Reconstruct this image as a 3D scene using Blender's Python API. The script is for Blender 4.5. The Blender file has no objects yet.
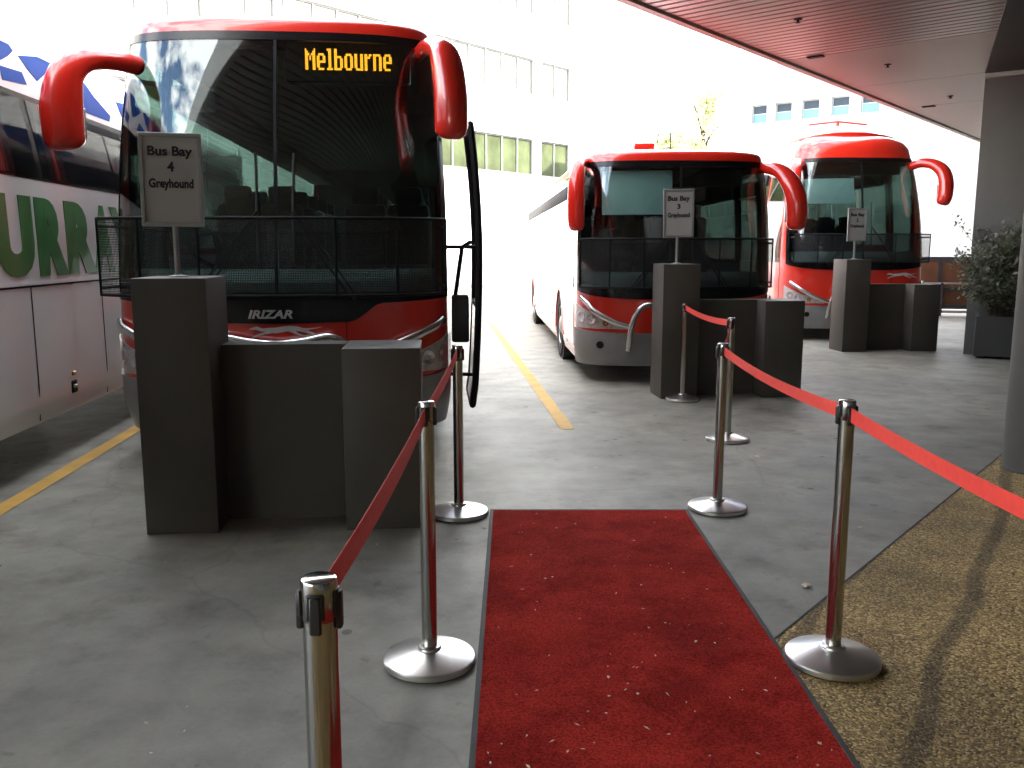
import bpy, bmesh, math, random
from mathutils import Vector, Matrix, noise as mnoise
random.seed(7)
R = math.radians
scene = bpy.context.scene
C = scene.collection

# ------------------------------------------------------------------ camera, sky, sun, exposure
YAW = 4.87
cam = bpy.data.objects.new('camera', bpy.data.cameras.new('camera'))
C.objects.link(cam)
cam.location = (0, 0, 1.6)
cam.rotation_euler = (R(90 - 8.8), 0, R(-YAW))
cam.data.sensor_width = 36
cam.data.lens = 870 / 1024 * 36
cam.data.clip_start = 0.05
cam.data.clip_end = 2000
scene.camera = cam

SUN_EL = 27
sdir = Vector((0.95, 0.10)).normalized()
world = bpy.data.worlds.new('World')
scene.world = world
world.use_nodes = True
nt = world.node_tree
nt.nodes.clear()
out = nt.nodes.new('ShaderNodeOutputWorld')
bg = nt.nodes.new('ShaderNodeBackground')
bg.inputs['Strength'].default_value = 0.13
sky = nt.nodes.new('ShaderNodeTexSky')
sky.sky_type = 'NISHITA'
sky.sun_disc = False
sky.sun_elevation = R(SUN_EL)
sky.sun_rotation = math.atan2(sdir.x, sdir.y)
sky.air_density = 1.0
sky.dust_density = 0.6
tc = nt.nodes.new('ShaderNodeTexCoord')
mp = nt.nodes.new('ShaderNodeMapping')
mp.inputs['Scale'].default_value = (1.0, 1.0, 2.2)
nz = nt.nodes.new('ShaderNodeTexNoise')
nz.inputs['Scale'].default_value = 5.2
nz.inputs['Detail'].default_value = 9
nz.inputs['Roughness'].default_value = 0.56
rp = nt.nodes.new('ShaderNodeValToRGB')
rp.color_ramp.elements[0].position = 0.43
rp.color_ramp.elements[1].position = 0.55
mx = nt.nodes.new('ShaderNodeMix')
mx.data_type = 'RGBA'
mx.inputs['B'].default_value = (9.5, 9.5, 9.5, 1)
L = nt.links.new
L(tc.outputs['Generated'], mp.inputs['Vector'])
L(mp.outputs['Vector'], nz.inputs['Vector'])
L(nz.outputs['Fac'], rp.inputs['Fac'])
L(rp.outputs['Color'], mx.inputs['Factor'])
L(sky.outputs['Color'], mx.inputs['A'])
L(mx.outputs['Result'], bg.inputs['Color'])
L(bg.outputs['Background'], out.inputs['Surface'])

sun = bpy.data.objects.new('sun', bpy.data.lights.new('sun', 'SUN'))
C.objects.link(sun)
sun.data.energy = 4.0
sun.data.angle = R(0.53)
sun.data.color = (1.0, 0.95, 0.87)
ce = math.cos(R(SUN_EL))
sun.rotation_euler = Vector((sdir.x * ce, sdir.y * ce, math.sin(R(SUN_EL)))).to_track_quat('Z', 'Y').to_euler()

scene.view_settings.view_transform = 'Standard'
scene.view_settings.look = 'None'
EXPO = 3.1
scene.view_settings.exposure = EXPO
scene.view_settings.gamma = 1
scene.view_settings.use_curve_mapping = False
scene.cycles.use_denoising = True
scene.cycles.max_bounces = 7
scene.cycles.diffuse_bounces = 4
scene.cycles.glossy_bounces = 3
scene.cycles.transparent_max_bounces = 12
scene.cycles.use_adaptive_sampling = True
scene.cycles.adaptive_threshold = 0.03
scene.cycles.use_light_tree = False
world.cycles.sampling_method = 'MANUAL'
world.cycles.sample_map_resolution = 512

# ------------------------------------------------------------------ materials
def nodes_of(name):
    m = bpy.data.materials.new(name)
    m.use_nodes = True
    n = m.node_tree
    return m, n, n.nodes['Principled BSDF']

def col(c): return (c[0], c[1], c[2], 1)

def mat(name, c, rough=0.5, metal=0.0, coat=0.0, var=0.12, scale=6.0, bump=0.0, bscale=60.0, rvar=0.0, spec=0.5):
    m, n, p = nodes_of(name)
    lk = n.links.new
    p.inputs['Metallic'].default_value = metal
    p.inputs['Roughness'].default_value = rough
    p.inputs['Specular IOR Level'].default_value = spec
    p.inputs['Coat Weight'].default_value = coat
    p.inputs['Coat Roughness'].default_value = 0.04
    t = n.nodes.new('ShaderNodeTexCoord')
    z = n.nodes.new('ShaderNodeTexNoise')
    z.inputs['Scale'].default_value = scale
    z.inputs['Detail'].default_value = 6
    lk(t.outputs['Object'], z.inputs['Vector'])
    r = n.nodes.new('ShaderNodeValToRGB')
    r.color_ramp.elements[0].position = 0.3
    r.color_ramp.elements[1].position = 0.7
    r.color_ramp.elements[0].color = col([k * (1 - var) for k in c])
    r.color_ramp.elements[1].color = col([min(1, k * (1 + var)) for k in c])
    lk(z.outputs['Fac'], r.inputs['Fac'])
    lk(r.outputs['Color'], p.inputs['Base Color'])
    if rvar:
        mr = n.nodes.new('ShaderNodeMapRange')
        mr.inputs['To Min'].default_value = max(0.02, rough - rvar)
        mr.inputs['To Max'].default_value = rough + rvar
        lk(z.outputs['Fac'], mr.inputs['Value'])
        lk(mr.outputs['Result'], p.inputs['Roughness'])
    if bump:
        z2 = n.nodes.new('ShaderNodeTexNoise')
        z2.inputs['Scale'].default_value = bscale
        z2.inputs['Detail'].default_value = 4
        lk(t.outputs['Object'], z2.inputs['Vector'])
        b = n.nodes.new('ShaderNodeBump')
        b.inputs['Strength'].default_value = bump
        b.inputs['Distance'].default_value = 0.01
        lk(z2.outputs['Fac'], b.inputs['Height'])
        lk(b.outputs['Normal'], p.inputs['Normal'])
    return m

def emit(name, c, s):
    m, n, p = nodes_of(name)
    p.inputs['Base Color'].default_value = col([k * 0.2 for k in c])
    p.inputs['Emission Color'].default_value = col(c)
    p.inputs['Emission Strength'].default_value = s
    return m

def glass(name, tint, ior=1.62, rough=0.0):
    m = bpy.data.materials.new(name)
    m.use_nodes = True
    n = m.node_tree
    n.nodes.clear()
    o = n.nodes.new('ShaderNodeOutputMaterial')
    t = n.nodes.new('ShaderNodeBsdfTransparent')
    t.inputs['Color'].default_value = col(tint)
    g = n.nodes.new('ShaderNodeBsdfGlossy')
    g.inputs['Roughness'].default_value = rough
    f = n.nodes.new('ShaderNodeFresnel')
    # a pane has two faces: keep the air-to-glass ratio on the far face too
    gm = n.nodes.new('ShaderNodeNewGeometry')
    mr = n.nodes.new('ShaderNodeMapRange')
    mr.inputs['To Min'].default_value = ior
    mr.inputs['To Max'].default_value = 1 / ior
    n.links.new(gm.outputs['Backfacing'], mr.inputs['Value'])
    n.links.new(mr.outputs['Result'], f.inputs['IOR'])
    s = n.nodes.new('ShaderNodeMixShader')
    n.links.new(f.outputs['Fac'], s.inputs['Fac'])
    n.links.new(t.outputs['BSDF'], s.inputs[1])
    n.links.new(g.outputs['BSDF'], s.inputs[2])
    n.links.new(s.outputs['Shader'], o.inputs['Surface'])
    return m

def mesh_screen_mat(name, solid=0.55, pitch=0.012):
    """black expanded wire mesh: real holes, cut by a fine procedural grid"""
    m = bpy.data.materials.new(name)
    m.use_nodes = True
    n = m.node_tree
    n.nodes.clear()
    lk = n.links.new
    o = n.nodes.new('ShaderNodeOutputMaterial')
    t = n.nodes.new('ShaderNodeBsdfTransparent')
    d = n.nodes.new('ShaderNodeBsdfPrincipled')
    d.inputs['Base Color'].default_value = (0.012, 0.013, 0.014, 1)
    d.inputs['Roughness'].default_value = 0.55
    tcn = n.nodes.new('ShaderNodeTexCoord')
    sp = n.nodes.new('ShaderNodeSeparateXYZ')
    lk(tcn.outputs['Object'], sp.inputs['Vector'])
    def wire(sock):
        a = n.nodes.new('ShaderNodeMath'); a.operation = 'DIVIDE'; a.inputs[1].default_value = pitch
        lk(sock, a.inputs[0])
        b = n.nodes.new('ShaderNodeMath'); b.operation = 'FRACT'
        lk(a.outputs[0], b.inputs[0])
        c = n.nodes.new('ShaderNodeMath'); c.operation = 'LESS_THAN'; c.inputs[1].default_value = 1 - math.sqrt(1 - solid)
        lk(b.outputs[0], c.inputs[0])
        return c.outputs[0]
    mxn = n.nodes.new('ShaderNodeMath'); mxn.operation = 'MAXIMUM'
    lk(wire(sp.outputs['X']), mxn.inputs[0])
    lk(wire(sp.outputs['Z']), mxn.inputs[1])
    s = n.nodes.new('ShaderNodeMixShader')
    lk(mxn.outputs[0], s.inputs['Fac'])
    lk(t.outputs['BSDF'], s.inputs[1])
    lk(d.outputs['BSDF'], s.inputs[2])
    lk(s.outputs['Shader'], o.inputs['Surface'])
    return m

M = {}
M['red'] = mat('red coach paint', (0.70, 0.022, 0.008), 0.28, 0, 1.0, 0.05, 2.0)
M['red_plastic'] = mat('red mirror shell', (0.66, 0.020, 0.010), 0.25, 0, 0.8, 0.05, 3.0)
M['white_paint'] = mat('white coach paint', (0.84, 0.84, 0.83), 0.25, 0, 1.0, 0.03, 1.5)
M['silver'] = mat('silver bumper', (0.27, 0.275, 0.275), 0.45, 0.2, 0.1, 0.10, 4.0)
M['chrome'] = mat('brushed steel tube', (0.62, 0.62, 0.62), 0.24, 1.0, 0, 0.06, 20.0, rvar=0.06)
M['black'] = mat('black glass mask', (0.005, 0.005, 0.006), 0.22, 0, 0.0, 0.1, 3.0, spec=0.35)
M['black_plastic'] = mat('black plastic', (0.007, 0.007, 0.008), 0.6, 0, 0, 0.15, 12.0, spec=0.2)
M['rubber'] = mat('tyre rubber', (0.018, 0.018, 0.018), 0.8, 0, 0, 0.2, 14.0, 0.3, 40)
M['rim'] = mat('wheel steel', (0.45, 0.45, 0.44), 0.35, 0.8, 0, 0.15, 10.0)
M['under'] = mat('underbody', (0.012, 0.012, 0.012), 0.9)
M['windscreen'] = glass('windscreen glass', (0.68, 0.77, 0.755), 1.78)
M['pane'] = mat('tinted side glass', (0.012, 0.013, 0.014), 0.03, 0, 0, 0.1, 2.0, spec=0.9)
M['pane_clear'] = glass('tinted window glass', (0.27, 0.33, 0.31), 1.5)
M['pane_light'] = glass('door glass', (0.75, 0.82, 0.80), 1.5)
M['lamp_clear'] = glass('lamp cover', (0.95, 0.95, 0.95), 1.4)
M['lamp_house'] = mat('lamp housing', (0.66, 0.62, 0.60), 0.5, 0.0, 0, 0.25, 22.0)
M['lamp_bowl'] = mat('lamp reflector', (0.85, 0.85, 0.85), 0.22, 0.7)
M['amber'] = mat('amber lens', (0.6, 0.2, 0.02), 0.15, 0, 0.5)
M['dash'] = mat('dashboard', (0.26, 0.31, 0.30), 0.6, 0, 0, 0.1, 5)
M['interior'] = mat('interior trim', (0.045, 0.048, 0.05), 0.8, 0, 0, 0.2, 4)
M['seat'] = mat('seat cloth', (0.03, 0.035, 0.05), 0.9, 0, 0, 0.3, 9)
M['glass_sheen'] = mat('painted windscreen reflection', (0.62, 0.74, 0.73), 0.8, 0, 0, 0.06, 3)  # pale teal that imitates sky reflected in a windscreen
M['led'] = emit('amber led', (1.0, 0.36, 0.018), 3.6 / 2 ** EXPO)
M['silver_letter'] = mat('silver lettering', (0.6, 0.6, 0.6), 0.3, 0.6)
M['white_print'] = mat('white print', (0.62, 0.62, 0.62), 0.4)
M['green_print'] = mat('green print', (0.045, 0.21, 0.06), 0.28, 0, 0.8, 0.08, 2)
M['blue_print'] = mat('blue print', (0.02, 0.075, 0.34), 0.6, 0, 0.0, 0.08, 2, spec=0.08)
M['screen'] = mesh_screen_mat('bug screen wire')
M['bollard_grey'] = mat('grey cladding', (0.070, 0.063, 0.053), 0.55, 0, 0, 0.10, 2.2, 0.06, 90, rvar=0.08)
M['sign_frame'] = mat('aluminium frame', (0.34, 0.34, 0.33), 0.4, 0.5, 0, 0.06, 8)
M['sign_paper'] = mat('white paper', (0.44, 0.44, 0.43), 0.6, 0, 0, 0.04, 3)
M['ink'] = mat('black ink', (0.008, 0.008, 0.012), 0.6)
M['steel_base'] = mat('brushed steel base', (0.74, 0.73, 0.71), 0.30, 1.0, 0, 0.05, 9, rvar=0.05)
M['steel'] = mat('polished steel', (0.46, 0.45, 0.43), 0.15, 1.0, 0, 0.05, 9, rvar=0.06)
M['belt'] = mat('red webbing', (0.86, 0.065, 0.050), 0.65, 0, 0, 0.06, 40, 0.25, 300)
M['belt_cap'] = mat('black cassette', (0.02, 0.02, 0.021), 0.4)
M['soffit'] = mat('soffit slat', (0.33, 0.32, 0.305), 0.33, 0.25, 0, 0.05, 0.8, rvar=0.05)
M['soffit_panel'] = mat('soffit panel', (0.37, 0.36, 0.335), 0.45, 0, 0, 0.04, 0.8)
M['groove'] = mat('soffit groove', (0.10, 0.10, 0.10), 0.7)
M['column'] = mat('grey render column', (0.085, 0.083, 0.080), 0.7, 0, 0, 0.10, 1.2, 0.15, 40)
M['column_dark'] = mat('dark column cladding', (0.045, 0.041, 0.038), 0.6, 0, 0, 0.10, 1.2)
M['white_wall'] = mat('white render', (0.36, 0.352, 0.34), 0.8, 0, 0, 0.04, 0.6, 0.1, 20)
M['facade'] = mat('white facade panels', (0.80, 0.80, 0.78), 0.7, 0, 0, 0.04, 0.3)
M['win_frame'] = mat('window frame', (0.22, 0.22, 0.21), 0.5)
M['win_glass'] = mat('green window glass', (0.060, 0.072, 0.035), 0.12, 0, 0, 0.45, 0.9, spec=0.3)
M['win_pale'] = mat('window glass with painted sky reflection', (0.19, 0.205, 0.16), 0.05, 0, 0, 0.30, 0.9, spec=0.8)  # upper-row glass, paled in colour to stand in for reflected sky
M['win_blue'] = mat('blue window glass', (0.02, 0.035, 0.055), 0.25, 0, 0, 0.3, 0.9, spec=0.25)
M['win_cyan'] = mat('pale blue lower pane', (0.10, 0.27, 0.36), 0.4, 0, 0, 0.2, 0.9)
M['rust'] = mat('rust brown panel', (0.14, 0.058, 0.024), 0.75, 0, 0, 0.25, 3)
M['gate_steel'] = mat('dark gate frame', (0.04, 0.045, 0.055), 0.5)
M['planter'] = mat('charcoal planter', (0.040, 0.041, 0.046), 0.5, 0, 0, 0.10, 3)
M['soil'] = mat('soil', (0.03, 0.02, 0.013), 0.95, 0, 0, 0.3, 30)
M['bark'] = mat('bark', (0.06, 0.045, 0.03), 0.9, 0, 0, 0.3, 20)
M['station'] = mat('station wall', (0.10, 0.095, 0.09), 0.6, 0, 0, 0.1, 0.8)
M['yellow'] = mat('yellow line paint', (0.62, 0.36, 0.06), 0.65, 0, 0, 0.16, 4.0, 0.2, 60)
M['rubber_edge'] = mat('rubber mat edge', (0.028, 0.028, 0.028), 0.7, 0, 0, 0.15, 12)
M['litter'] = mat('dry petals', (0.62, 0.50, 0.38), 0.8, 0, 0, 0.4, 30)

def leaf_mat(name, c, trans=0.35):
    m, n, p = nodes_of(name)
    lk = n.links.new
    g = n.nodes.new('ShaderNodeNewGeometry')
    r = n.nodes.new('ShaderNodeValToRGB')
    r.color_ramp.elements[0].color = col([k * 0.6 for k in c])
    r.color_ramp.elements[1].color = col([min(1, k * 1.5) for k in c])
    lk(g.outputs['Random Per Island'], r.inputs['Fac'])
    lk(r.outputs['Color'], p.inputs['Base Color'])
    p.inputs['Roughness'].default_value = 0.45
    tr = n.nodes.new('ShaderNodeBsdfTranslucent')
    lk(r.outputs['Color'], tr.inputs['Color'])
    s = n.nodes.new('ShaderNodeMixShader')
    s.inputs['Fac'].default_value = trans
    lk(p.outputs['BSDF'], s.inputs[1]); lk(tr.outputs['BSDF'], s.inputs[2])
    lk(s.outputs['Shader'], n.nodes['Material Output'].inputs['Surface'])
    return m
M['leaf'] = leaf_mat('shrub leaf', (0.13, 0.145, 0.10))
M['leaf_yellow'] = leaf_mat('yellow green leaf', (0.52, 0.53, 0.30), 0.5)  # leaf colour paled to carry the glare over the far trees

def concrete_mat():
    m, n, p = nodes_of('concrete yard')
    lk = n.links.new
    t = n.nodes.new('ShaderNodeTexCoord')
    def noise(scale, detail=6, rough=0.55):
        z = n.nodes.new('ShaderNodeTexNoise')
        z.inputs['Scale'].default_value = scale
        z.inputs['Detail'].default_value = detail
        z.inputs['Roughness'].default_value = rough
        lk(t.outputs['Object'], z.inputs['Vector'])
        return z.outputs['Fac']
    def ramp(f, p0, p1, c0, c1):
        r = n.nodes.new('ShaderNodeValToRGB')
        r.color_ramp.elements[0].position = p0
        r.color_ramp.elements[1].position = p1
        r.color_ramp.elements[0].color = col(c0)
        r.color_ramp.elements[1].color = col(c1)
        lk(f, r.inputs['Fac'])
        return r.outputs['Color']
    def mul(a, b, f=1.0):
        x = n.nodes.new('ShaderNodeMix'); x.data_type = 'RGBA'; x.blend_type = 'MULTIPLY'
        x.inputs['Factor'].default_value = f
        lk(a, x.inputs['A']); lk(b, x.inputs['B'])
        return x.outputs['Result']
    base = ramp(noise(0.55, 8, 0.6), 0.35, 0.68, (0.225, 0.219, 0.190), (0.360, 0.347, 0.292))
    mott = ramp(noise(3.2, 8, 0.65), 0.32, 0.62, (0.66, 0.66, 0.66), (1, 1, 1))
    fine = ramp(noise(55, 4, 0.6), 0.3, 0.7, (0.88, 0.88, 0.88), (1, 1, 1))
    spots = ramp(noise(7.5, 3, 0.5), 0.67, 0.74, (1, 1, 1), (0.66, 0.65, 0.64))
    drips = ramp(noise(1.7, 5, 0.7), 0.54, 0.70, (1, 1, 1), (0.60, 0.59, 0.57))
    vo = n.nodes.new('ShaderNodeTexVoronoi')
    vo.inputs['Scale'].default_value = 3.3
    wob = n.nodes.new('ShaderNodeMix'); wob.data_type = 'VECTOR'; wob.inputs['Factor'].default_value = 0.035
    zc = n.nodes.new('ShaderNodeTexNoise'); zc.inputs['Scale'].default_value = 9.0
    lk(t.outputs['Object'], zc.inputs['Vector'])
    lk(t.outputs['Object'], wob.inputs['A']); lk(zc.outputs['Color'], wob.inputs['B'])
    lk(wob.outputs['Result'], vo.inputs['Vector'])
    sc_ = n.nodes.new('ShaderNodeSeparateColor'); lk(vo.outputs['Color'], sc_.inputs['Color'])
    sz = n.nodes.new('ShaderNodeMath'); sz.operation = 'MULTIPLY_ADD'; sz.inputs[1].default_value = -0.095; lk(sc_.outputs['Red'], sz.inputs[0]); lk(vo.outputs['Distance'], sz.inputs[2])
    gum = ramp(sz.outputs[0], 0.0, 0.012, (0.40, 0.40, 0.40), (1, 1, 1))
    ve = n.nodes.new('ShaderNodeTexVoronoi'); ve.feature = 'DISTANCE_TO_EDGE'; ve.inputs['Scale'].default_value = 0.42
    wob2 = n.nodes.new('ShaderNodeMix'); wob2.data_type = 'VECTOR'; wob2.inputs['Factor'].default_value = 0.28
    zd_ = n.nodes.new('ShaderNodeTexNoise'); zd_.inputs['Scale'].default_value = 1.6; zd_.inputs['Detail'].default_value = 6
    lk(t.outputs['Object'], zd_.inputs['Vector'])
    lk(t.outputs['Object'], wob2.inputs['A']); lk(zd_.outputs['Color'], wob2.inputs['B'])
    lk(wob2.outputs['Result'], ve.inputs['Vector'])
    crack = ramp(ve.outputs['Distance'], 0.0, 0.003, (0.84, 0.84, 0.84), (1, 1, 1))
    c = mul(mul(mul(mul(mul(mul(base, mott), fine), spots), drips), gum), crack)
    lk(c, p.inputs['Base Color'])
    rr = n.nodes.new('ShaderNodeMapRange')
    rr.inputs['To Min'].default_value = 0.42; rr.inputs['To Max'].default_value = 0.72
    lk(noise(1.3, 6, 0.6), rr.inputs['Value'])
    lk(rr.outputs['Result'], p.inputs['Roughness'])
    b = n.nodes.new('ShaderNodeBump')
    b.inputs['Strength'].default_value = 0.12
    b.inputs['Distance'].default_value = 0.01
    lk(noise(70, 5, 0.7), b.inputs['Height'])
    lk(b.outputs['Normal'], p.inputs['Normal'])
    return m

def aggregate_mat():
    m, n, p = nodes_of('exposed aggregate')
    lk = n.links.new
    t = n.nodes.new('ShaderNodeTexCoord')
    v = n.nodes.new('ShaderNodeTexVoronoi')
    v.inputs['Scale'].default_value = 120
    lk(t.outputs['Object'], v.inputs['Vector'])
    sp = n.nodes.new('ShaderNodeSeparateColor')
    lk(v.outputs['Color'], sp.inputs['Color'])
    r = n.nodes.new('ShaderNodeValToRGB')
    e = r.color_ramp.elements
    e[0].color = (0.12, 0.080, 0.028, 1); e[1].color = (0.72, 0.54, 0.25, 1)
    k = e.new(0.35); k.color = (0.30, 0.198, 0.072, 1)
    k = e.new(0.7); k.color = (0.42, 0.28, 0.10, 1)
    lk(sp.outputs['Red'], r.inputs['Fac'])
    z = n.nodes.new('ShaderNodeTexNoise')
    z.inputs['Scale'].default_value = 1.4; z.inputs['Detail'].default_value = 7; z.inputs['Roughness'].default_value = 0.6
    lk(t.outputs['Object'], z.inputs['Vector'])
    r2 = n.nodes.new('ShaderNodeValToRGB')
    r2.color_ramp.elements[0].position = 0.32; r2.color_ramp.elements[1].position = 0.62
    r2.color_ramp.elements[0].color = (0.55, 0.55, 0.55, 1); r2.color_ramp.elements[1].color = (1.05, 1.05, 1.05, 1)
    lk(z.outputs['Fac'], r2.inputs['Fac'])
    x = n.nodes.new('ShaderNodeMix'); x.data_type = 'RGBA'; x.blend_type = 'MULTIPLY'; x.inputs['Factor'].default_value = 1
    lk(r.outputs['Color'], x.inputs['A']); lk(r2.outputs['Color'], x.inputs['B'])
    # old drag marks: dark wandering streaks across the path
    w = n.nodes.new('ShaderNodeTexWave')
    w.wave_type = 'BANDS'; w.bands_direction = 'X'
    w.inputs['Scale'].default_value = 0.55; w.inputs['Distortion'].default_value = 2.6
    w.inputs['Detail'].default_value = 2.5; w.inputs['Detail Scale'].default_value = 0.9
    w.inputs['Phase Offset'].default_value = 3.6
    mp2 = n.nodes.new('ShaderNodeMapping'); mp2.inputs['Rotation'].default_value = (0, 0, R(38))
    lk(t.outputs['Object'], mp2.inputs['Vector']); lk(mp2.outputs['Vector'], w.inputs['Vector'])
    r3 = n.nodes.new('ShaderNodeValToRGB')
    r3.color_ramp.elements[0].position = 0.01; r3.color_ramp.elements[1].position = 0.07
    r3.color_ramp.elements[0].color = (0.42, 0.42, 0.43, 1); r3.color_ramp.elements[1].color = (1, 1, 1, 1)
    lk(w.outputs['Fac'], r3.inputs['Fac'])
    x2 = n.nodes.new('ShaderNodeMix'); x2.data_type = 'RGBA'; x2.blend_type = 'MULTIPLY'; x2.inputs['Factor'].default_value = 0.9
    lk(x.outputs['Result'], x2.inputs['A']); lk(r3.outputs['Color'], x2.inputs['B'])
    lk(x2.outputs['Result'], p.inputs['Base Color'])
    p.inputs['Roughness'].default_value = 0.75
    b = n.nodes.new('ShaderNodeBump'); b.inputs['Strength'].default_value = 0.7; b.inputs['Distance'].default_value = 0.006
    b.invert = True
    lk(v.outputs['Distance'], b.inputs['Height']); lk(b.outputs['Normal'], p.inputs['Normal'])
    return m

def carpet_mat():
    m, n, p = nodes_of('red carpet pile')
    lk = n.links.new
    t = n.nodes.new('ShaderNodeTexCoord')
    def noise(s, d, r=0.6):
        z = n.nodes.new('ShaderNodeTexNoise'); z.inputs['Scale'].default_value = s
        z.inputs['Detail'].default_value = d; z.inputs['Roughness'].default_value = r
        lk(t.outputs['Object'], z.inputs['Vector']); return z.outputs['Fac']
    r = n.nodes.new('ShaderNodeValToRGB')
    r.color_ramp.elements[0].position = 0.40; r.color_ramp.elements[1].position = 0.60
    r.color_ramp.elements[0].color = (0.27, 0.017, 0.013, 1); r.color_ramp.elements[1].color = (0.46, 0.033, 0.023, 1)
    lk(noise(2.2, 9, 0.7), r.inputs['Fac'])
    r2 = n.nodes.new('ShaderNodeValToRGB')
    r2.color_ramp.elements[0].position = 0.35; r2.color_ramp.elements[1].position = 0.62
    r2.color_ramp.elements[0].color = (0.30, 0.30, 0.30, 1); r2.color_ramp.elements[1].color = (1.25, 1.25, 1.25, 1)
    lk(noise(110, 3, 0.7), r2.inputs['Fac'])
    x = n.nodes.new('ShaderNodeMix'); x.data_type = 'RGBA'; x.blend_type = 'MULTIPLY'; x.inputs['Factor'].default_value = 0.8
    lk(r.outputs['Color'], x.inputs['A']); lk(r2.outputs['Color'], x.inputs['B'])
    lk(x.outputs['Result'], p.inputs['Base Color'])
    p.inputs['Roughness'].default_value = 0.95
    p.inputs['Specular IOR Level'].default_value = 0.05
    b = n.nodes.new('ShaderNodeBump'); b.inputs['Strength'].default_value = 0.8; b.inputs['Distance'].default_value = 0.006
    lk(noise(210, 2), b.inputs['Height']); lk(b.outputs['Normal'], p.inputs['Normal'])
    return m
M['concrete'] = concrete_mat()
M['aggregate'] = aggregate_mat()
M['carpet'] = carpet_mat()

# ------------------------------------------------------------------ mesh helpers
def obj(name, vf, m, parent=None, smooth=None, loc=None, rot=None):
    """vf: (verts, faces) or a mesh; smooth: angle in degrees for smooth shading"""
    if isinstance(vf, bpy.types.Mesh):
        me = vf
    else:
        me = bpy.data.meshes.new(name)
        me.from_pydata([tuple(v) for v in vf[0]], [], vf[1])
        bm = bmesh.new(); bm.from_mesh(me)
        bmesh.ops.recalc_face_normals(bm, faces=bm.faces)
        bm.to_mesh(me); bm.free()
        if smooth:
            me.polygons.foreach_set('use_smooth', [True] * len(me.polygons))
            me.set_sharp_from_angle(angle=R(smooth))
    if m is not None and len(me.materials) == 0:
        me.materials.append(m)
    o = bpy.data.objects.new(name, me)
    C.objects.link(o)
    if parent is not None: o.parent = parent
    if loc is not None: o.location = loc
    if rot is not None: o.rotation_euler = rot
    return o

def tag(o, label, cat, group=None):
    o['label'] = label; o['category'] = cat
    if group: o['group'] = group
    return o

def thing(name, label, cat, loc=(0, 0, 0), rz=0.0, group=None):
    o = bpy.data.objects.new(name, None)
    o.empty_display_size = 0.2
    C.objects.link(o)
    o.location = loc; o.rotation_euler = (0, 0, rz)
    return tag(o, label, cat, group)

def struct(o):
    o['kind'] = 'structure'
    return o

def join(*parts):
    V, F = [], []
    for v, f in parts:
        k = len(V)
        V += list(v)
        F += [tuple(i + k for i in q) for q in f]
    return V, F

def box(x0, x1, y0, y1, z0, z1):
    v = [(x0, y0, z0), (x1, y0, z0), (x1, y1, z0), (x0, y1, z0), (x0, y0, z1), (x1, y0, z1), (x1, y1, z1), (x0, y1, z1)]
    return v, [(0, 3, 2, 1), (4, 5, 6, 7), (0, 1, 5, 4), (1, 2, 6, 5), (2, 3, 7, 6), (3, 0, 4, 7)]

def bbox(x0, x1, y0, y1, z0, z1, r=0.01, seg=2):
    v, f = box(x0, x1, y0, y1, z0, z1)
    bm = bmesh.new()
    bv = [bm.verts.new(q) for q in v]
    for q in f: bm.faces.new([bv[i] for i in q])
    bmesh.ops.bevel(bm, geom=list(bm.edges), offset=r, segments=seg, affect='EDGES', profile=0.5)
    bm.verts.index_update()
    V = [q.co.copy() for q in bm.verts]
    F = [tuple(x.index for x in q.verts) for q in bm.faces]
    bm.free()
    return V, F

def lathe(prof, n=24, cx=0, cy=0):
    """prof: list of (r, z) bottom to top around z"""
    V, F = [], []
    for r, z in prof:
        for i in range(n):
            a = 2 * math.pi * i / n
            V.append((cx + r * math.cos(a), cy + r * math.sin(a), z))
    for j in range(len(prof) - 1):
        for i in range(n):
            k = (i + 1) % n
            F.append((j * n + i, j * n + k, (j + 1) * n + k, (j + 1) * n + i))
    F.append(tuple(range(n))[::-1]); F.append(tuple((len(prof) - 1) * n + i for i in range(n)))
    return V, F

def smooth_path(pts, k=6):
    """Catmull-Rom through pts (vectors of any length)"""
    P = [list(p) for p in pts]
    P = [[2 * a - b for a, b in zip(P[0], P[1])]] + P + [[2 * a - b for a, b in zip(P[-1], P[-2])]]
    res = []
    for i in range(1, len(P) - 2):
        for s in range(k):
            t = s / k
            res.append([0.5 * ((2 * b) + (c - a) * t + (2 * a - 5 * b + 4 * c - d) * t * t + (-a + 3 * b - 3 * c + d) * t ** 3)
                        for a, b, c, d in zip(P[i - 1], P[i], P[i + 1], P[i + 2])])
    res.append(P[-2])
    return res

def tube(pts, rad, n=10, ry=None, up=(0, 0, 1), round_ends=False):
    """sweep; rad / ry may be lists (elliptic section, ry along the section's second axis)"""
    P = [Vector(p) for p in pts]
    m = len(P)
    ra = rad if isinstance(rad, (list, tuple)) else [rad] * m
    rb = ra if ry is None else (ry if isinstance(ry, (list, tuple)) else [ry] * m)
    V, F = [], []
    ref = Vector(up)
    for i in range(m):
        t = (P[min(i + 1, m - 1)] - P[max(i - 1, 0)]).normalized()
        a = ref - t * ref.dot(t)
        if a.length < 1e-3:
            a = Vector((1, 0, 0)) - t * t.x
        a.normalize()
        b = t.cross(a)
        ref = a
        for k in range(n):
            q = 2 * math.pi * k / n
            V.append(P[i] + a * (ra[i] * math.cos(q)) + b * (rb[i] * math.sin(q)))
    for i in range(m - 1):
        for k in range(n):
            l = (k + 1) % n
            F.append((i * n + k, i * n + l, (i + 1) * n + l, (i + 1) * n + k))
    F.append(tuple(range(n))[::-1]); F.append(tuple((m - 1) * n + k for k in range(n)))
    return V, F

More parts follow.
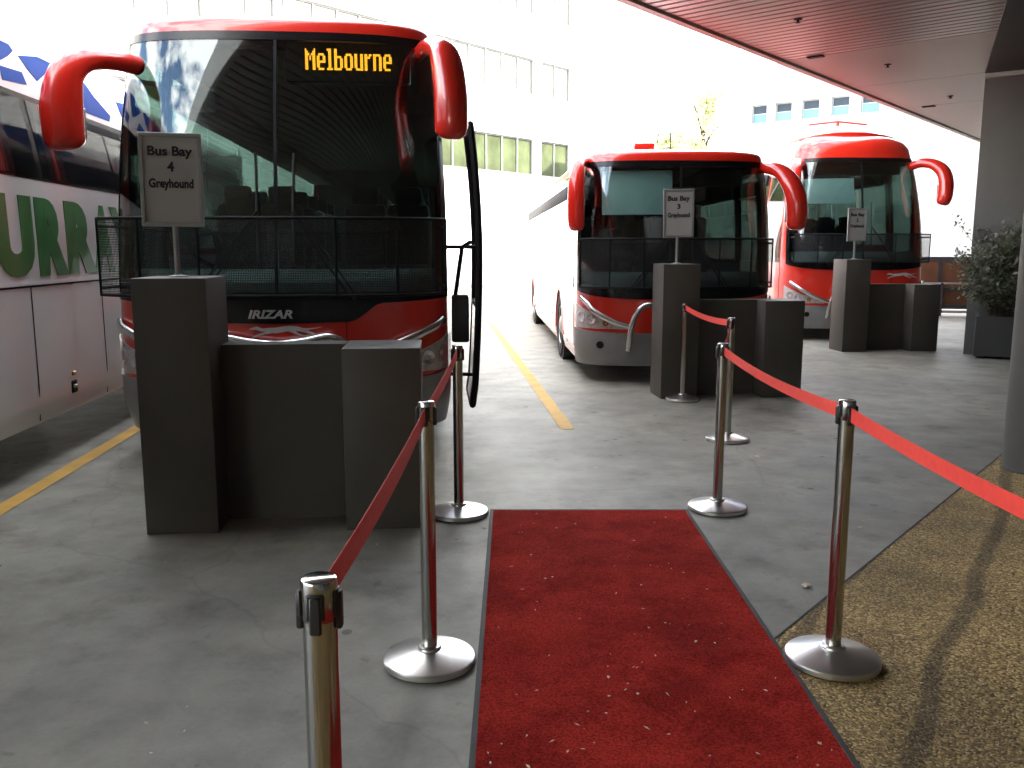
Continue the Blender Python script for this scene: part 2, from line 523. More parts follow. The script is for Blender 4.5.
def grid_solid(rows, th_dir=None, inner=None):
    """closed sheet: rows = grid of outer points, inner = grid of inner points"""
    nr, nc = len(rows), len(rows[0])
    V = [p for r in rows for p in r] + [p for r in inner for p in r]
    F = []
    o = nr * nc
    for j in range(nr - 1):
        for i in range(nc - 1):
            a = j * nc + i
            F.append((a, a + 1, a + nc + 1, a + nc))
            F.append((o + a, o + a + nc, o + a + nc + 1, o + a + 1))
    for j in range(nr - 1):
        for i in (0, nc - 1):
            a = j * nc + i
            F.append((a, a + nc, o + a + nc, o + a))
    for i in range(nc - 1):
        for j in (0, nr - 1):
            a = j * nc + i
            F.append((a, o + a, o + a + 1, a + 1))
    return V, F

def prism(poly, z0, z1):
    """poly in xy, extruded along z"""
    n = len(poly)
    V = [(x, y, z0) for x, y in poly] + [(x, y, z1) for x, y in poly]
    F = [tuple(range(n))[::-1], tuple(range(n, 2 * n))]
    for i in range(n):
        k = (i + 1) % n
        F.append((i, k, n + k, n + i))
    return V, F

def xf(vf, m):
    return [m @ Vector(v) for v in vf[0]], vf[1]

def text_vf(s, x0, x1, z0, z1, depth=0.003, bold=0.0, shear=0.0):
    """lettering standing in the xz plane, facing -y, fitted to a box; reads along +x"""
    cu = bpy.data.curves.new('text', 'FONT')
    cu.body = s
    cu.extrude = 0.02
    cu.offset = bold
    cu.shear = shear
    cu.resolution_u = 4
    o = bpy.data.objects.new('text', cu)
    C.objects.link(o)
    dg = bpy.context.evaluated_depsgraph_get()
    me = bpy.data.meshes.new_from_object(o.evaluated_get(dg))
    V = [v.co.copy() for v in me.vertices]
    F = [tuple(p.vertices) for p in me.polygons]
    bpy.data.objects.remove(o); bpy.data.curves.remove(cu); bpy.data.meshes.remove(me)
    ax0 = min(v.x for v in V); ax1 = max(v.x for v in V); ay0 = min(v.y for v in V); ay1 = max(v.y for v in V)
    W = [Vector((x0 + (v.x - ax0) / (ax1 - ax0) * (x1 - x0), -depth / 2 if v.z > 0 else depth / 2, z0 + (v.y - ay0) / (ay1 - ay0) * (z1 - z0))) for v in V]
    return W, F

def copy_tree(o, parent=None):
    c = o.copy(); C.objects.link(c)
    if parent is not None:
        c.parent = parent
    for ch in list(o.children):
        copy_tree(ch, c)
    return c

A_ = R(YAW)
def cw(X, Y, Z=0.0):
    """plan point measured along / across the carpet -> yard axes (the bays run along +y)"""
    return Vector((X * math.cos(A_) + Y * math.sin(A_), -X * math.sin(A_) + Y * math.cos(A_), Z))

Q = 2 ** -0.5
E_ALONG = Vector((Q, Q, 0))        # direction of the kerb, the canopy edge and the far facade
E_OUT = Vector((-Q, Q, 0))         # from the station out into the yard
def edge(s, d, z=0.0):
    """s metres along the canopy direction, d = metres out from the camera's own line"""
    return E_ALONG * s + E_OUT * d + Vector((0, 0, z))
ROT45 = R(45)

# ------------------------------------------------------------------ ground
g = struct(obj('ground', ([(-400, -400, 0), (400, -400, 0), (400, 400, 0), (-400, 400, 0)], [(0, 1, 2, 3)]), M['concrete']))
KERB = 1.92 * Q
def strip(s0, s1, d0, d1, z):
    return [edge(s0, d0, z), edge(s1, d0, z), edge(s1, d1, z), edge(s0, d1, z)], [(0, 1, 2, 3)]
struct(obj('aggregate_path', strip(-40, 45, -8, KERB, 0.004), M['aggregate']))
struct(obj('path_joint', strip(-40, 45, KERB - 0.003, KERB + 0.007, 0.006), M['rubber_edge']))
def bay_line(x, y0, y1, w=0.125):
    n = 40
    V, F = [], []
    for i in range(n + 1):
        y = y0 + (y1 - y0) * i / n
        j = 0.012 * mnoise.noise((x * 3, y * 2.3, 0)); k = 0.012 * mnoise.noise((x * 3 + 9, y * 2.1, 4))
        V += [(x - w / 2 + j, y, 0.004), (x + w / 2 + k, y, 0.004)]
    for i in range(n):
        F.append((2 * i, 2 * i + 1, 2 * i + 3, 2 * i + 2))
    return struct(obj('bay_line', (V, F), M['yellow']))
bay_line(-2.72, 3.4, 15.5); bay_line(1.15, 7.6, 19.5); bay_line(5.1, 11.8, 23.5); bay_line(9.1, 15.5, 27.5)

# ------------------------------------------------------------------ canopy
CZ = 4.2
CE = 5.26            # distance of the canopy edge out from the camera line
S0, S1 = -24.0, 40.0
DB = -5.0                # canopy ends on the station wall
PITCH = 0.16
canopy = thing('canopy', 'slatted metal canopy roof sheltering the red carpet and bus bays', 'canopy', (0, 0, 0), ROT45)
# local axes of things turned by 45 degrees: x along, y out
SEAM = 12.3
obj('roof_deck', box(S0, S1, DB, CE, CZ + 0.06, CZ + 0.45), M['groove'], canopy)
obj('fascia', box(S0 - 0.02, S1 + 0.02, CE + 0.003, CE + 0.10, CZ - 0.03, CZ + 0.60), M['soffit_panel'], canopy)
slat_me = None
ns = 0
x = S0
while ns < 285:
    if x + PITCH > SEAM: break
    if slat_me is None:
        so = obj('slat', bbox(0, PITCH - 0.03, DB + 0.02, CE - 0.01, CZ, CZ + 0.05, 0.012, 1), M['soffit'], canopy, 30, (x, 0, 0))
        slat_me = so.data
    else:
        so = obj('slat', slat_me, None, canopy, None, (x, 0, 0))
    ns += 1
    x += PITCH
pw = 2.7
pan_me = None
while x < S1 - 0.1:
    if pan_me is None:
        po = obj('soffit_panel', bbox(0, pw - 0.02, DB + 0.02, CE - 0.01, CZ, CZ + 0.05, 0.004, 1), M['soffit_panel'], canopy, 30, (x, 0, 0))
        pan_me = po.data
    else:
        obj('soffit_panel', pan_me, None, canopy, None, (x, 0, 0))
    x += pw
sp_me = None
for s, d in ((6.9, 4.24), (10.1, 4.24), (13.32, 4.24), (16.7, 4.24)):
    if sp_me is None:
        q = obj('sprinkler', lathe([(0.05, CZ - 0.001), (0.05, CZ - 0.008), (0.015, CZ - 0.012), (0.015, CZ - 0.036), (0.03, CZ - 0.038), (0.03, CZ - 0.043)], 12), M['black_plastic'], canopy, 40, (s, d, 0))
        sp_me = q.data
    else:
        obj('sprinkler', sp_me, None, canopy, None, (s, d, 0))
for s, d in ((6.7, 4.83), (12.15, 4.83), (17.6, 4.83)):
    obj('downlight', bbox(-0.05, 0.05, -0.11, 0.11, CZ - 0.018, CZ - 0.001, 0.005, 1), M['black_plastic'], canopy, 30, (s, d, 0))
# dropped bulkhead between the round pillar and the wide column
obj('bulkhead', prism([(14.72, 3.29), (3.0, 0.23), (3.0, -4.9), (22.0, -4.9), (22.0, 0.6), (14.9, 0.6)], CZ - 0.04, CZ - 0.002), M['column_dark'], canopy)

# unseen station, added behind the camera to keep the sheltered side dark
st = thing('unseen_station', 'unseen dark station wall with glazed doors, added behind the footpath to keep the bays dark', 'building', (0, 0, 0), ROT45)
obj('wall', box(S0, S1, DB - 0.5, DB, 0.0, CZ + 0.6), M['station'], st)
for k in range(9):
    xx = -10 + k * 3.1
    fr = obj('window', bbox(xx, xx + 2.5, DB + 0.003, DB + 0.06, 0.25, 2.9, 0.01, 1), M['gate_steel'], st)
    obj('pane', box(xx + 0.08, xx + 2.42, DB + 0.062, DB + 0.07, 0.33, 2.82), M['win_blue'], fr)

# ------------------------------------------------------------------ columns on the right
cp = cw(6.975, 13.37)
colm = thing('wall_column', 'wide grey rendered column behind the leafy planter box', 'column', (cp.x, cp.y, 0), R(-40))
obj('shaft', bbox(0, 2.6, 0, 0.55, 0, 4.09, 0.012, 2), M['column'], colm, 30)
obj('trim', bbox(-0.004, 2.62, -0.035, 0.56, 4.09, 4.16, 0.008, 1), M['sign_frame'], colm, 30)
pp = cw(3.60 + 0.21, 6.2)
pil = thing('round_pillar', 'round grey canopy pillar standing at the edge of the pebble path', 'column', (pp.x, pp.y, 0))
obj('shaft', lathe([(0.20, 0), (0.20, CZ - 0.041)], 40), M['column'], pil, 40)
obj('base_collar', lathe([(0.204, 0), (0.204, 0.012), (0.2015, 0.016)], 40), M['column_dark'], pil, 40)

# ------------------------------------------------------------------ bay marker barriers
def dog_poly():
    """running hound facing left, unit box about 1 x 0.36"""
    return [(0.00, 0.235), (0.045, 0.265), (0.085, 0.285), (0.11, 0.30), (0.135, 0.285), (0.19, 0.25), (0.26, 0.262), (0.36, 0.268),
            (0.46, 0.290), (0.56, 0.305), (0.66, 0.290), (0.73, 0.255), (0.80, 0.245), (0.90, 0.262), (1.00, 0.285), (0.92, 0.245), (0.82, 0.222), (0.79, 0.200),
            (0.86, 0.160), (0.93, 0.115), (1.00, 0.070), (1.00, 0.050), (0.90, 0.090), (0.80, 0.140), (0.70, 0.180), (0.63, 0.195),
            (0.66, 0.150), (0.72, 0.105), (0.80, 0.075), (0.78, 0.060), (0.68, 0.090), (0.59, 0.150), (0.53, 0.190), (0.45, 0.165), (0.37, 0.145), (0.32, 0.150),
            (0.22, 0.125), (0.12, 0.080), (0.05, 0.035), (0.02, 0.045), (0.08, 0.095), (0.17, 0.150), (0.24, 0.180), (0.16, 0.195), (0.10, 0.225), (0.05, 0.222)]

def barrier(x, y, lab):
    """x, y: near left corner of the tall box"""
    t = thing('bay_barrier', lab, 'barrier', (x, y, 0), 0, 'grey bay barriers in front of the coaches')
    obj('tall_box', bbox(0, 0.40, 0, 0.46, 0.0, 1.445, 0.006, 2), M['bollard_grey'], t, 30)
    obj('low_wall', box(0.398, 1.12, 0.26, 0.42, 0.0, 1.045), M['bollard_grey'], t)
    obj('end_box', bbox(1.12, 1.56, -0.01, 0.45, 0.0, 1.052, 0.006, 2), M['bollard_grey'], t, 30)
    obj('wall_cap', bbox(0.401, 1.119, 0.252, 0.428, 1.046, 1.052, 0.001, 1), M['bollard_grey'], t)
    return t
BAR = [(-1.66, 4.90), (2.385, 9.10), (6.34, 13.15)]
barrier(*BAR[0], 'dark grey box barrier in front of the Melbourne coach')
barrier(*BAR[1], 'grey box barrier in front of the low flat-roofed red coach')
barrier(*BAR[2], 'grey box barrier in front of the domed red coach')

def bay_sign(x, y, num, rz, lean, lab, rx=0):
    t = thing('bay_sign', lab, 'sign', (x, y, 1.4452), rz, 'bus bay signs on the barriers')
    obj('base_plate', lathe([(0.055, 0.0), (0.055, 0.006), (0.02, 0.012), (0.02, 0.02)], 20), M['sign_frame'], t, 40)
    obj('pole', lathe([(0.0155, 0.006), (0.0155, 0.36)], 14), M['sign_frame'], t, 40)
    b = obj('board', bbox(-0.145, 0.145, -0.008, 0.008, -0.235, 0.235, 0.002, 1), M['sign_paper'], t, None, (0, -0.03, 0.535), (0, lean, 0))
    W2, H2, f = 0.165, 0.255, 0.024
    fr = join(bbox(-W2, W2, -0.016, 0.012, H2 - f, H2, 0.004, 1), bbox(-W2, W2, -0.016, 0.012, -H2, -H2 + f, 0.004, 1),
              bbox(-W2, -W2 + f, -0.0155, 0.0115, -H2 + f, H2 - f, 0.004, 1), bbox(W2 - f, W2, -0.0155, 0.0115, -H2 + f, H2 - f, 0.004, 1))
    obj('frame', fr, M['sign_frame'], b, 30)
    obj('lettering', join(text_vf('Bus Bay', -0.118, 0.118, 0.115, 0.183, 0.002, 0.036), ), M['ink'], b, None, (0, -0.0098, 0))
    obj('lettering', text_vf(str(num), -0.018, 0.018, 0.045, 0.100, 0.002, 0.036), M['ink'], b, None, (0, -0.0098, 0))
    obj('lettering', text_vf('Greyhound', -0.118, 0.118, -0.058, 0.008, 0.002, 0.036), M['ink'], b, None, (0, -0.0098, 0))
    return t
bay_sign(-1.47, 5.13, 4, R(6), R(0.6), 'white framed Bus Bay 4 Greyhound sign in front of the Melbourne coach')
bay_sign(2.585, 9.33, 3, R(-4), R(-1.0), 'white framed Bus Bay 3 Greyhound sign in front of the flat-roofed coach')
bay_sign(6.56, 13.38, 2, R(8), R(-0.5), 'white framed Bus Bay 2 Greyhound sign in front of the domed coach')

# ------------------------------------------------------------------ coaches
def sgnpow(a, e): return math.copysign(abs(a) ** e, a)

class Coach:
    """local axes: x to the right seen from the front, y back along the coach, z up; front centre at the origin"""
    def __init__(s, W=2.44, H=3.25, L=12.0, rake=0.16, D=0.55, Dr=0.25, n=2.85, taper=0.075, zsh=None, z_bot=0.24):
        s.hw, s.H, s.L, s.rake, s.D, s.Dr, s.n, s.taper = W / 2, H, L, rake, D, Dr, n, taper
        s.zsh = zsh or H - 0.20
        s.zb = z_bot
        s.Rr = 0.30
    def w(s, z):
        if z < 0.55: return s.hw * (1 - 0.05 * ((0.55 - z) / 0.33) ** 2 * 0.6)
        if z < 1.5: return s.hw
        t = (z - 1.5) / (s.zsh - 1.5)
        return s.hw * (1 - s.taper * t * t)
    def yf(s, z):
        if z < 0.6: return 0.10 * ((0.6 - z) / 0.4) ** 2
        if z < 1.1: return 0.0
        t = z - 1.1
        return s.rake * t * (0.55 + 0.25 * t)
    def P(s, th, z):
        e = 2 / s.n
        w = s.w(z)
        return Vector((w * sgnpow(math.sin(th), e), s.yf(z) + s.D * (1 - abs(math.cos(th)) ** e), z))
    def Nf(s, th, z):
        h = 0.004
        th = max(-1.5, min(1.5, th))
        if abs(th) < 0.02: th = 0.02 if th >= 0 else -0.02
        a = s.P(th + h, z) - s.P(th - h, z); b = s.P(th, z + h) - s.P(th, z - h)
        return a.cross(b).normalized()
    def S(s, th, z, off): return s.P(th, z) + s.Nf(th, z) * off
    def th_of_x(s, x, z):
        q = max(-1, min(1, x / s.w(z)))
        return math.asin(sgnpow(q, s.n / 2))
    def front_patch(s, th0, th1, z0, z1, off, nt=16, nz=10, th=0.012):
        """th0.. z1 numbers or callables: th(z fraction) , z(theta fraction)"""
        rows, inn = [], []
        for j in range(nz + 1):
            r, q = [], []
            for i in range(nt + 1):
                fi, fj = i / nt, j / nz
                a0 = th0(fj) if callable(th0) else th0
                a1 = th1(fj) if callable(th1) else th1
                zz0 = z0(fi) if callable(z0) else z0
                zz1 = z1(fi) if callable(z1) else z1
                t_ = a0 + (a1 - a0) * fi; z_ = zz0 + (zz1 - zz0) * fj
                r.append(s.S(t_, z_, off)); q.append(s.S(t_, z_, off - th))
            rows.append(r); inn.append(q)
        return grid_solid(rows, None, inn)
    def side_patch(s, side, y0, y1, z0, z1, off=0.005, th=0.012, ny=2, nz=6, slant=0.0):
        rows, inn = [], []
        for j in range(nz + 1):
            r, q = [], []
            z = z0 + (z1 - z0) * j / nz
            for i in range(ny + 1):
                y = y0 + (y1 - y0) * i / ny + slant * (j / nz)
                r.append(Vector((side * (s.w(z) + off), y, z))); q.append(Vector((side * (s.w(z) + off - th), y, z)))
            rows.append(r); inn.append(q)
        return grid_solid(rows, None, inn)
    def outline(s, z, inset=0.0, ys=None, nth=40, nr=16):
        e = 2 / s.n
        w = s.w(min(z, s.zsh)) - inset
        yf = s.yf(min(z, s.zsh)) + inset
        pts = []
        for i in range(nth + 1):
            t = -math.pi / 2 + math.pi * i / nth
            pts.append(Vector((w * sgnpow(math.sin(t), e), yf + max(0.05, s.D) * (1 - abs(math.cos(t)) ** e), z)))
        y0, y1 = s.yf(min(z, s.zsh)) + s.D, s.L - s.Dr
        for y in ys: pts.append(Vector((w, max(y, y0 + 0.02), z)))
        for i in range(nr + 1):
            t = math.pi / 2 - math.pi * i / nr
            pts.append(Vector((w * sgnpow(math.sin(t), e), s.L - inset - s.Dr * (1 - abs(math.cos(t)) ** e), z)))
        for y in reversed(ys): pts.append(Vector((-w, max(y, y0 + 0.02), z)))
        return pts
    def shell(s, ws, wheels, openings=()):
        """ws = (theta half width, z0, z1) opening; wheels = [(y, r)]"""
        thw, wz0, wz1 = ws
        nth, nr = 48, 12
        ys = [0.9 + 0.11 * i for i in range(int((s.L - s.Dr - 1.0) / 0.11))]
        zr = []
        z = s.zb
        while z < 1.15: zr.append(z); z += 0.07
        zr += [wz0 + (wz1 - wz0) * i / 12 for i in range(13)]
        zr += [wz1 + 0.5 * (s.zsh - wz1), s.zsh]
        for o_ in openings: zr += [o_[2], o_[3]]
        zr = sorted(set(round(q, 4) for q in zr))
        rows = [s.outline(q, 0, ys, nth, nr) for q in zr]
        Rr = s.Rr
        for k in (0.2, 0.4, 0.6, 0.8, 1.0):
            a = k * math.pi / 2
            rows.append(s.outline(s.zsh + (s.H - s.zsh) * 0.85 * math.sin(a), Rr * (1 - math.cos(a)), ys, nth, nr))
            rows[-1] = [Vector((p.x, p.y, s.zsh + (s.H - s.zsh) * 0.85 * math.sin(a))) for p in rows[-1]]
        top = rows[-1]
        for k, zz in ((0.6, 0.95), (0.2, 1.0)):
            rows.append([Vector((p.x * k, (p.y - s.L / 2) * (0.86 + 0.14 * k) + s.L / 2, s.zsh + (s.H - s.zsh) * zz)) for p in top])
        nc = len(rows[0])
        V = [p for r in rows for p in r]
        F = []
        for j in range(len(rows) - 1):
            for i in range(nc):
                k = (i + 1) % nc
                c = (rows[j][i] + rows[j][k] + rows[j + 1][i] + rows[j + 1][k]) / 4
                if i < nth:
                    t0 = -math.pi / 2 + math.pi * (i + 0.5) / nth
                    if abs(t0) < thw and wz0 - 0.001 < c.z < wz1 + 0.001: continue
                if abs(c.x) > s.hw * 0.9 and any((c.y - wy) ** 2 + (c.z - wr) ** 2 < (wr + 0.07) ** 2 for wy, wr in wheels): continue
                if i >= nth and any(a < c.y < b and e0 < c.z < e1 for a, b, e0, e1 in openings): continue
                F.append((j * nc + i, j * nc + k, (j + 1) * nc + k, (j + 1) * nc + i))
        F.append(tuple((len(rows) - 1) * nc + i for i in range(nc)))
        return V, F

def ring_arc(side, x, y, z, r0, r1, th, n=28):
    rows, inn = [], []
    for r in (r0, r1):
        a_, b_ = [], []
        for i in range(n + 1):
            a = R(-8) + R(196) * i / n
            a_.append(Vector((side * x, y + r * math.cos(a), z + r * math.sin(a)))); b_.append(Vector((side * (x - th), y + r * math.cos(a), z + r * math.sin(a))))
        rows.append(a_); inn.append(b_)
    return grid_solid(rows, None, inn)

ROTX = Matrix.Rotation(R(90), 4, 'Y')
def add_wheel(root, side, x, y, r):
    w = obj('wheel', xf(lathe([(r * 0.60, -0.26), (r * 0.93, -0.26), (r, -0.22), (r, -0.04), (r * 0.94, 0.0), (r * 0.62, 0.0), (r * 0.58, -0.02)], 36),
                         Matrix.Translation((side * x, y, r)) @ (ROTX if side > 0 else Matrix.Rotation(R(-90), 4, 'Y'))), M['rubber'], root, 35)
    obj('rim', xf(lathe([(r * 0.585, -0.20), (r * 0.585, -0.012), (r * 0.55, -0.01), (r * 0.50, -0.06), (r * 0.28, -0.10), (r * 0.26, -0.02), (r * 0.14, 0.0), (r * 0.05, 0.0)], 28),
                  Matrix.Translation((side * x, y, r)) @ (ROTX if side > 0 else Matrix.Rotation(R(-90), 4, 'Y'))), M['rim'], w, 30)

def ear_mirror(root, pts, rad, ry, up=(0, 1, 0)):
    p = smooth_path([list(a) + [b, c] for a, b, c in zip(pts, rad, ry)], 6)
    # rounded foot of the housing
    a, b = Vector(p[-1][:3]), Vector(p[-2][:3])
    d = (a - b).normalized()
    for k in (0.35, 0.65, 0.85, 0.96):
        f = math.sqrt(max(0, 1 - k * k))
        q = a + d * (0.07 * k)
        p.append([q.x, q.y, q.z, rad[-1] * (0.25 + 0.75 * f), ry[-1] * (0.25 + 0.75 * f)])
    m = obj('mirror', tube([q[:3] for q in p], [q[3] for q in p], 20, [q[4] for q in p], up), M['red_plastic'], root, 60)
    # the mirror glass on the far side, facing back
    top, bot = Vector(pts[-3]), Vector(pts[-1])
    c = (top + bot) / 2 + Vector((0, ry[-2] * 0 + rad[-2] * 0.97, 0))
    hh = (top - bot).length * 0.42; ww = ry[-2] * 0.72
    obj('mirror_glass', bbox(c.x - ww, c.x + ww, c.y, c.y + 0.02, c.z - hh, c.z + hh, 0.008, 1), M['lamp_bowl'], m)
    return m

LED_FONT = {
    'M': ['1000001', '1100011', '1110111', '1101011', '1101011', '1100011', '1100011', '1100011', '1100011'],
    'e': ['000000', '000000', '011110', '110011', '110011', '111111', '110000', '110000', '011110'],
    'l': ['1110', '0110', '0110', '0110', '0110', '0110', '0110', '0110', '1111'],
    'b': ['110000', '110000', '110000', '111110', '110011', '110011', '110011', '110011', '111110'],
    'o': ['000000', '000000', '011110', '110011', '110011', '110011', '110011', '110011', '011110'],
    'u': ['000000', '000000', '110011', '110011', '110011', '110011', '110011', '110011', '011111'],
    'r': ['00000', '00000', '11011', '11110', '11000', '11000', '11000', '11000', '11000'],
    'n': ['000000', '000000', '111110', '110011', '110011', '110011', '110011', '110011', '110011'],
}
def led_text(word, x0, x1, z0, z1):
    cols = []
    for ch in word:
        g_ = LED_FONT[ch]
        for c in range(len(g_[0])): cols.append([row[c] for row in g_])
        cols.append(['0'] * 9)
    cols = cols[:-1]
    dx, dz = (x1 - x0) / len(cols), (z1 - z0) / 9
    parts = []
    for i, c in enumerate(cols):
        for j, v in enumerate(c):
            if v == '1':
                parts.append(box(x0 + dx * i + dx * 0.05, x0 + dx * (i + 1) - dx * 0.05, -0.004, 0.0, z1 - dz * (j + 1) + dz * 0.07, z1 - dz * j - dz * 0.07))
    return join(*parts)

def seat_vf(x, y, z):
    return join(bbox(x - 0.22, x + 0.22, y - 0.22, y + 0.24, z + 0.32, z + 0.46, 0.05, 2), bbox(x - 0.22, x + 0.22, y + 0.20, y + 0.34, z + 0.40, z + 1.10, 0.06, 2),
                bbox(x - 0.14, x + 0.14, y + 0.22, y + 0.32, z + 1.08, z + 1.28, 0.04, 2), box(x - 0.16, x + 0.16, y - 0.12, y + 0.2, z, z + 0.33))

def red_coach(origin, rz, lab, W=2.44, H=3.25, zb=1.22, zt=2.98, L=12.0, rake=0.16, face='classic', destination=None, glass_sheen=None, dome=False,
              mirrors=None, screen=None, open_door=False, badge=None, emblem=None, D=0.55, mask=0.12, white_side=False, beacon=None, tube_lift=0.0):
    root = thing('coach', lab, 'coach', (origin[0], origin[1], 0), rz, 'red coaches parked nose-in to the bays')
    cc = Coach(W, H, L, rake, D, zsh=zt + 0.09, taper=0.13 if dome else 0.075)
    if dome: cc.Rr = 0.50
    WH = [(2.75, 0.49), (8.9, 0.49)]
    THW = R(78.75)
    wz0, wz1 = zb + 0.30, zt - 0.02
    sh = obj('body', cc.shell((THW, zb, zt), WH, [(1.86, L - 0.75, wz0 + 0.04, wz1 - 0.04), (0.86, 1.60, wz0 - 0.26, wz1 - 0.04)]), M['red'], root, 38)
    # --- windscreen in two panes with a centre bar
    for a0, a1 in ((-THW, -0.0), (0.0, THW)):
        g0 = a0 if a0 < 0 else cc.th_of_x(0.011, 2.0)
        g1 = a1 if a1 > 0 else cc.th_of_x(-0.011, 2.0)
        obj('windscreen', cc.front_patch(lambda f, q=g0: q, lambda f, q=g1: q, zb - 0.01, zt + 0.01, 0.004, 18, 14, 0.006), M['windscreen'], root, 40)
    obj('windscreen_bar', cc.front_patch(cc.th_of_x(-0.012, 2), cc.th_of_x(0.012, 2), zb, zt, 0.008, 2, 14, 0.03), M['black_plastic'], root, 40)
    # black border printed round the glass
    frit = join(cc.front_patch(-THW - 0.05, -THW + 0.10, zb - 0.02, zt + 0.02, 0.008, 3, 12, 0.012), cc.front_patch(THW - 0.10, THW + 0.05, zb - 0.02, zt + 0.02, 0.008, 3, 12, 0.012),
                cc.front_patch(-THW + 0.1, THW - 0.1, zt - 0.045, zt + 0.02, 0.008, 30, 2, 0.012))
    obj('windscreen_surround', frit, M['black'], root, 40)
    # black mask under the glass, dipping in the middle
    if face == 'classic':
        def mz(f):
            x = abs(f - 0.5) * 2
            k = max(0.0, min(1.0, (x - 0.20) / 0.16))
            return zb - 0.20 + 0.13 * (k * k * (3 - 2 * k)) + 0.05 * x
    else:
        def mz(f): return zb - mask + 0.10 * (abs(f - 0.5) * 2) ** 2
    obj('front_mask', cc.front_patch(-THW - 0.05, THW + 0.05, mz, zb + 0.03, 0.009, 60, 4, 0.014), M['black'], root, 40)
    obj('front_flap_seam', cc.front_patch(cc.th_of_x(0.50, 0.9), cc.th_of_x(0.506, 0.9), 0.64, zb - 0.07, 0.003, 1, 4, 0.006), M['black_plastic'], root)
    # --- bumper
    bz1 = 0.64
    bp = obj('bumper', cc.front_patch(R(-89), R(89), cc.zb - 0.02, lambda f: bz1 - 0.03 + 0.05 * (2 * f - 1) ** 2, 0.022, 44, 8, 0.04), M['silver'], root, 40)
    for sx in (-1, 1):
        t = cc.th_of_x(sx * 0.92, 0.45)
        q = cc.S(t, 0.47, 0.028)
        obj('fog_lamp', xf(lathe([(0.045, -0.03), (0.045, 0.004), (0.036, 0.008)], 18), Matrix.Translation(q) @ cc.Nf(t, 0.47).to_track_quat('Z', 'Y').to_matrix().to_4x4()), M['black_plastic'], bp, 40)
    pl = cc.S(0, 0.45, 0.026)
    obj('number_plate', bbox(-0.19, 0.19, pl.y - 0.012, pl.y + 0.02, 0.39, 0.50, 0.004, 1), M['white_print'], bp)
    # --- headlights
    for sx in (-1, 1):
        def h0(f): return R(24) if sx > 0 else -R(86)
        def h1(f): return R(86) if sx > 0 else -R(24)
        def zl(f): return 0.66 + (0.0)
        def zh(f):
            k = f if sx > 0 else 1 - f
            return 0.695 + 0.265 * k ** 0.8
        hd = obj('headlight', cc.front_patch(h0, h1, zl, zh, 0.004, 16, 5, 0.02), M['lamp_house'], root, 40)
        for k, (ta, zz, rr) in enumerate(((40, 0.725, 0.035), (55, 0.765, 0.06), (70, 0.79, 0.065))):
            t = sx * R(ta)
            obj('lamp', xf(lathe([(rr, -0.02), (rr, 0.012), (rr * 0.85, 0.012), (rr * 0.5, 0.002), (0.01, -0.004)], 20), Matrix.Translation(cc.S(t, zz, 0.004)) @ cc.Nf(t, zz).to_track_quat('Z', 'Y').to_matrix().to_4x4()), M['lamp_bowl'] if k else M['amber'], hd, 40)
        obj('lamp_cover', cc.front_patch(h0, h1, zl, zh, 0.026, 16, 5, 0.006), M['lamp_clear'], hd, 40)
    # --- nudge bar of bent tube
    nb = []
    def fp(x, z, off):
        t = cc.th_of_x(x, z)
        return cc.S(t, z, off)
    hoop = [fp(-0.60, 0.42, 0.03), fp(-0.585, 0.62, 0.10), fp(-0.52, 0.86, 0.13), fp(-0.40, 0.955, 0.13), fp(-0.2, 0.925, 0.13), fp(0, 0.905, 0.13),
            fp(0.2, 0.925, 0.13), fp(0.40, 0.955, 0.13), fp(0.52, 0.86, 0.13), fp(0.585, 0.62, 0.10), fp(0.60, 0.42, 0.03)]
    bar = obj('nudge_bar', tube(smooth_path(hoop, 6), 0.036, 12), M['chrome'], root, 50)
    for sx in (-1, 1):
        tl = tube_lift
        a = [fp(sx * 0.60, 0.70 + tl * 0.6, 0.10), fp(sx * 0.75, 0.745 + tl, 0.10), fp(sx * 0.95, 0.86 + tl * 0.7, 0.085), fp(sx * 1.09 * cc.hw / 1.23, 0.96 + tl * 0.5, 0.06), fp(sx * 1.17 * cc.hw / 1.23, 1.02 + tl * 0.3, 0.02)]
        obj('side_tube', tube(smooth_path(a, 6), 0.036, 12), M['chrome'], bar, 50)
    # --- wipers
    for sx in (-1, 1):
        a = [fp(sx * 0.12 - 0.0, zb + 0.02, 0.03), fp(sx * 0.10 - 0.22 * (sx < 0), zb + 0.35, 0.06), fp(sx * 0.14, zb + 0.78, 0.05)]
        pv = fp(sx * 0.55 if sx > 0 else -0.62, zb - 0.03, 0.02)
        tip = fp(sx * 0.13, zb + 0.62, 0.045)
        w_ = obj('wiper', join(tube([pv, (Vector(pv) + Vector(tip)) / 2 + Vector((0, -0.045, 0)), tip], 0.010, 8),
                               tube([Vector(pv) + Vector((0.05, 0, 0)), (Vector(pv) + Vector(tip)) / 2 + Vector((0.05, -0.045, 0)), Vector(tip) + Vector((0.02, -0.004, -0.02))], 0.007, 6)), M['black_plastic'], root, 40)
        obj('wiper_blade', tube([fp(sx * 0.13, zb + 0.25, 0.022), fp(sx * 0.13, zb + 0.62, 0.028), fp(sx * 0.14, zb + 1.05, 0.022)], 0.011, 8), M['rubber'], w_, 40)
    # --- wheels, arches, sills
    for wy, wr in WH:
        for sx in (-1, 1):
            add_wheel(root, sx, cc.hw - 0.01, wy, wr)
            obj('wheel_arch', ring_arc(sx, cc.hw + 0.008, wy, wr, wr + 0.035, wr + 0.155, 0.05), M['red'], root, 40)
            obj('arch_liner', xf(lathe([(wr + 0.10, -0.42), (wr + 0.10, -0.03)], 28), Matrix.Translation((sx * cc.hw, wy, wr)) @ (ROTX if sx > 0 else Matrix.Rotation(R(-90), 4, 'Y'))), M['under'], root, 40)
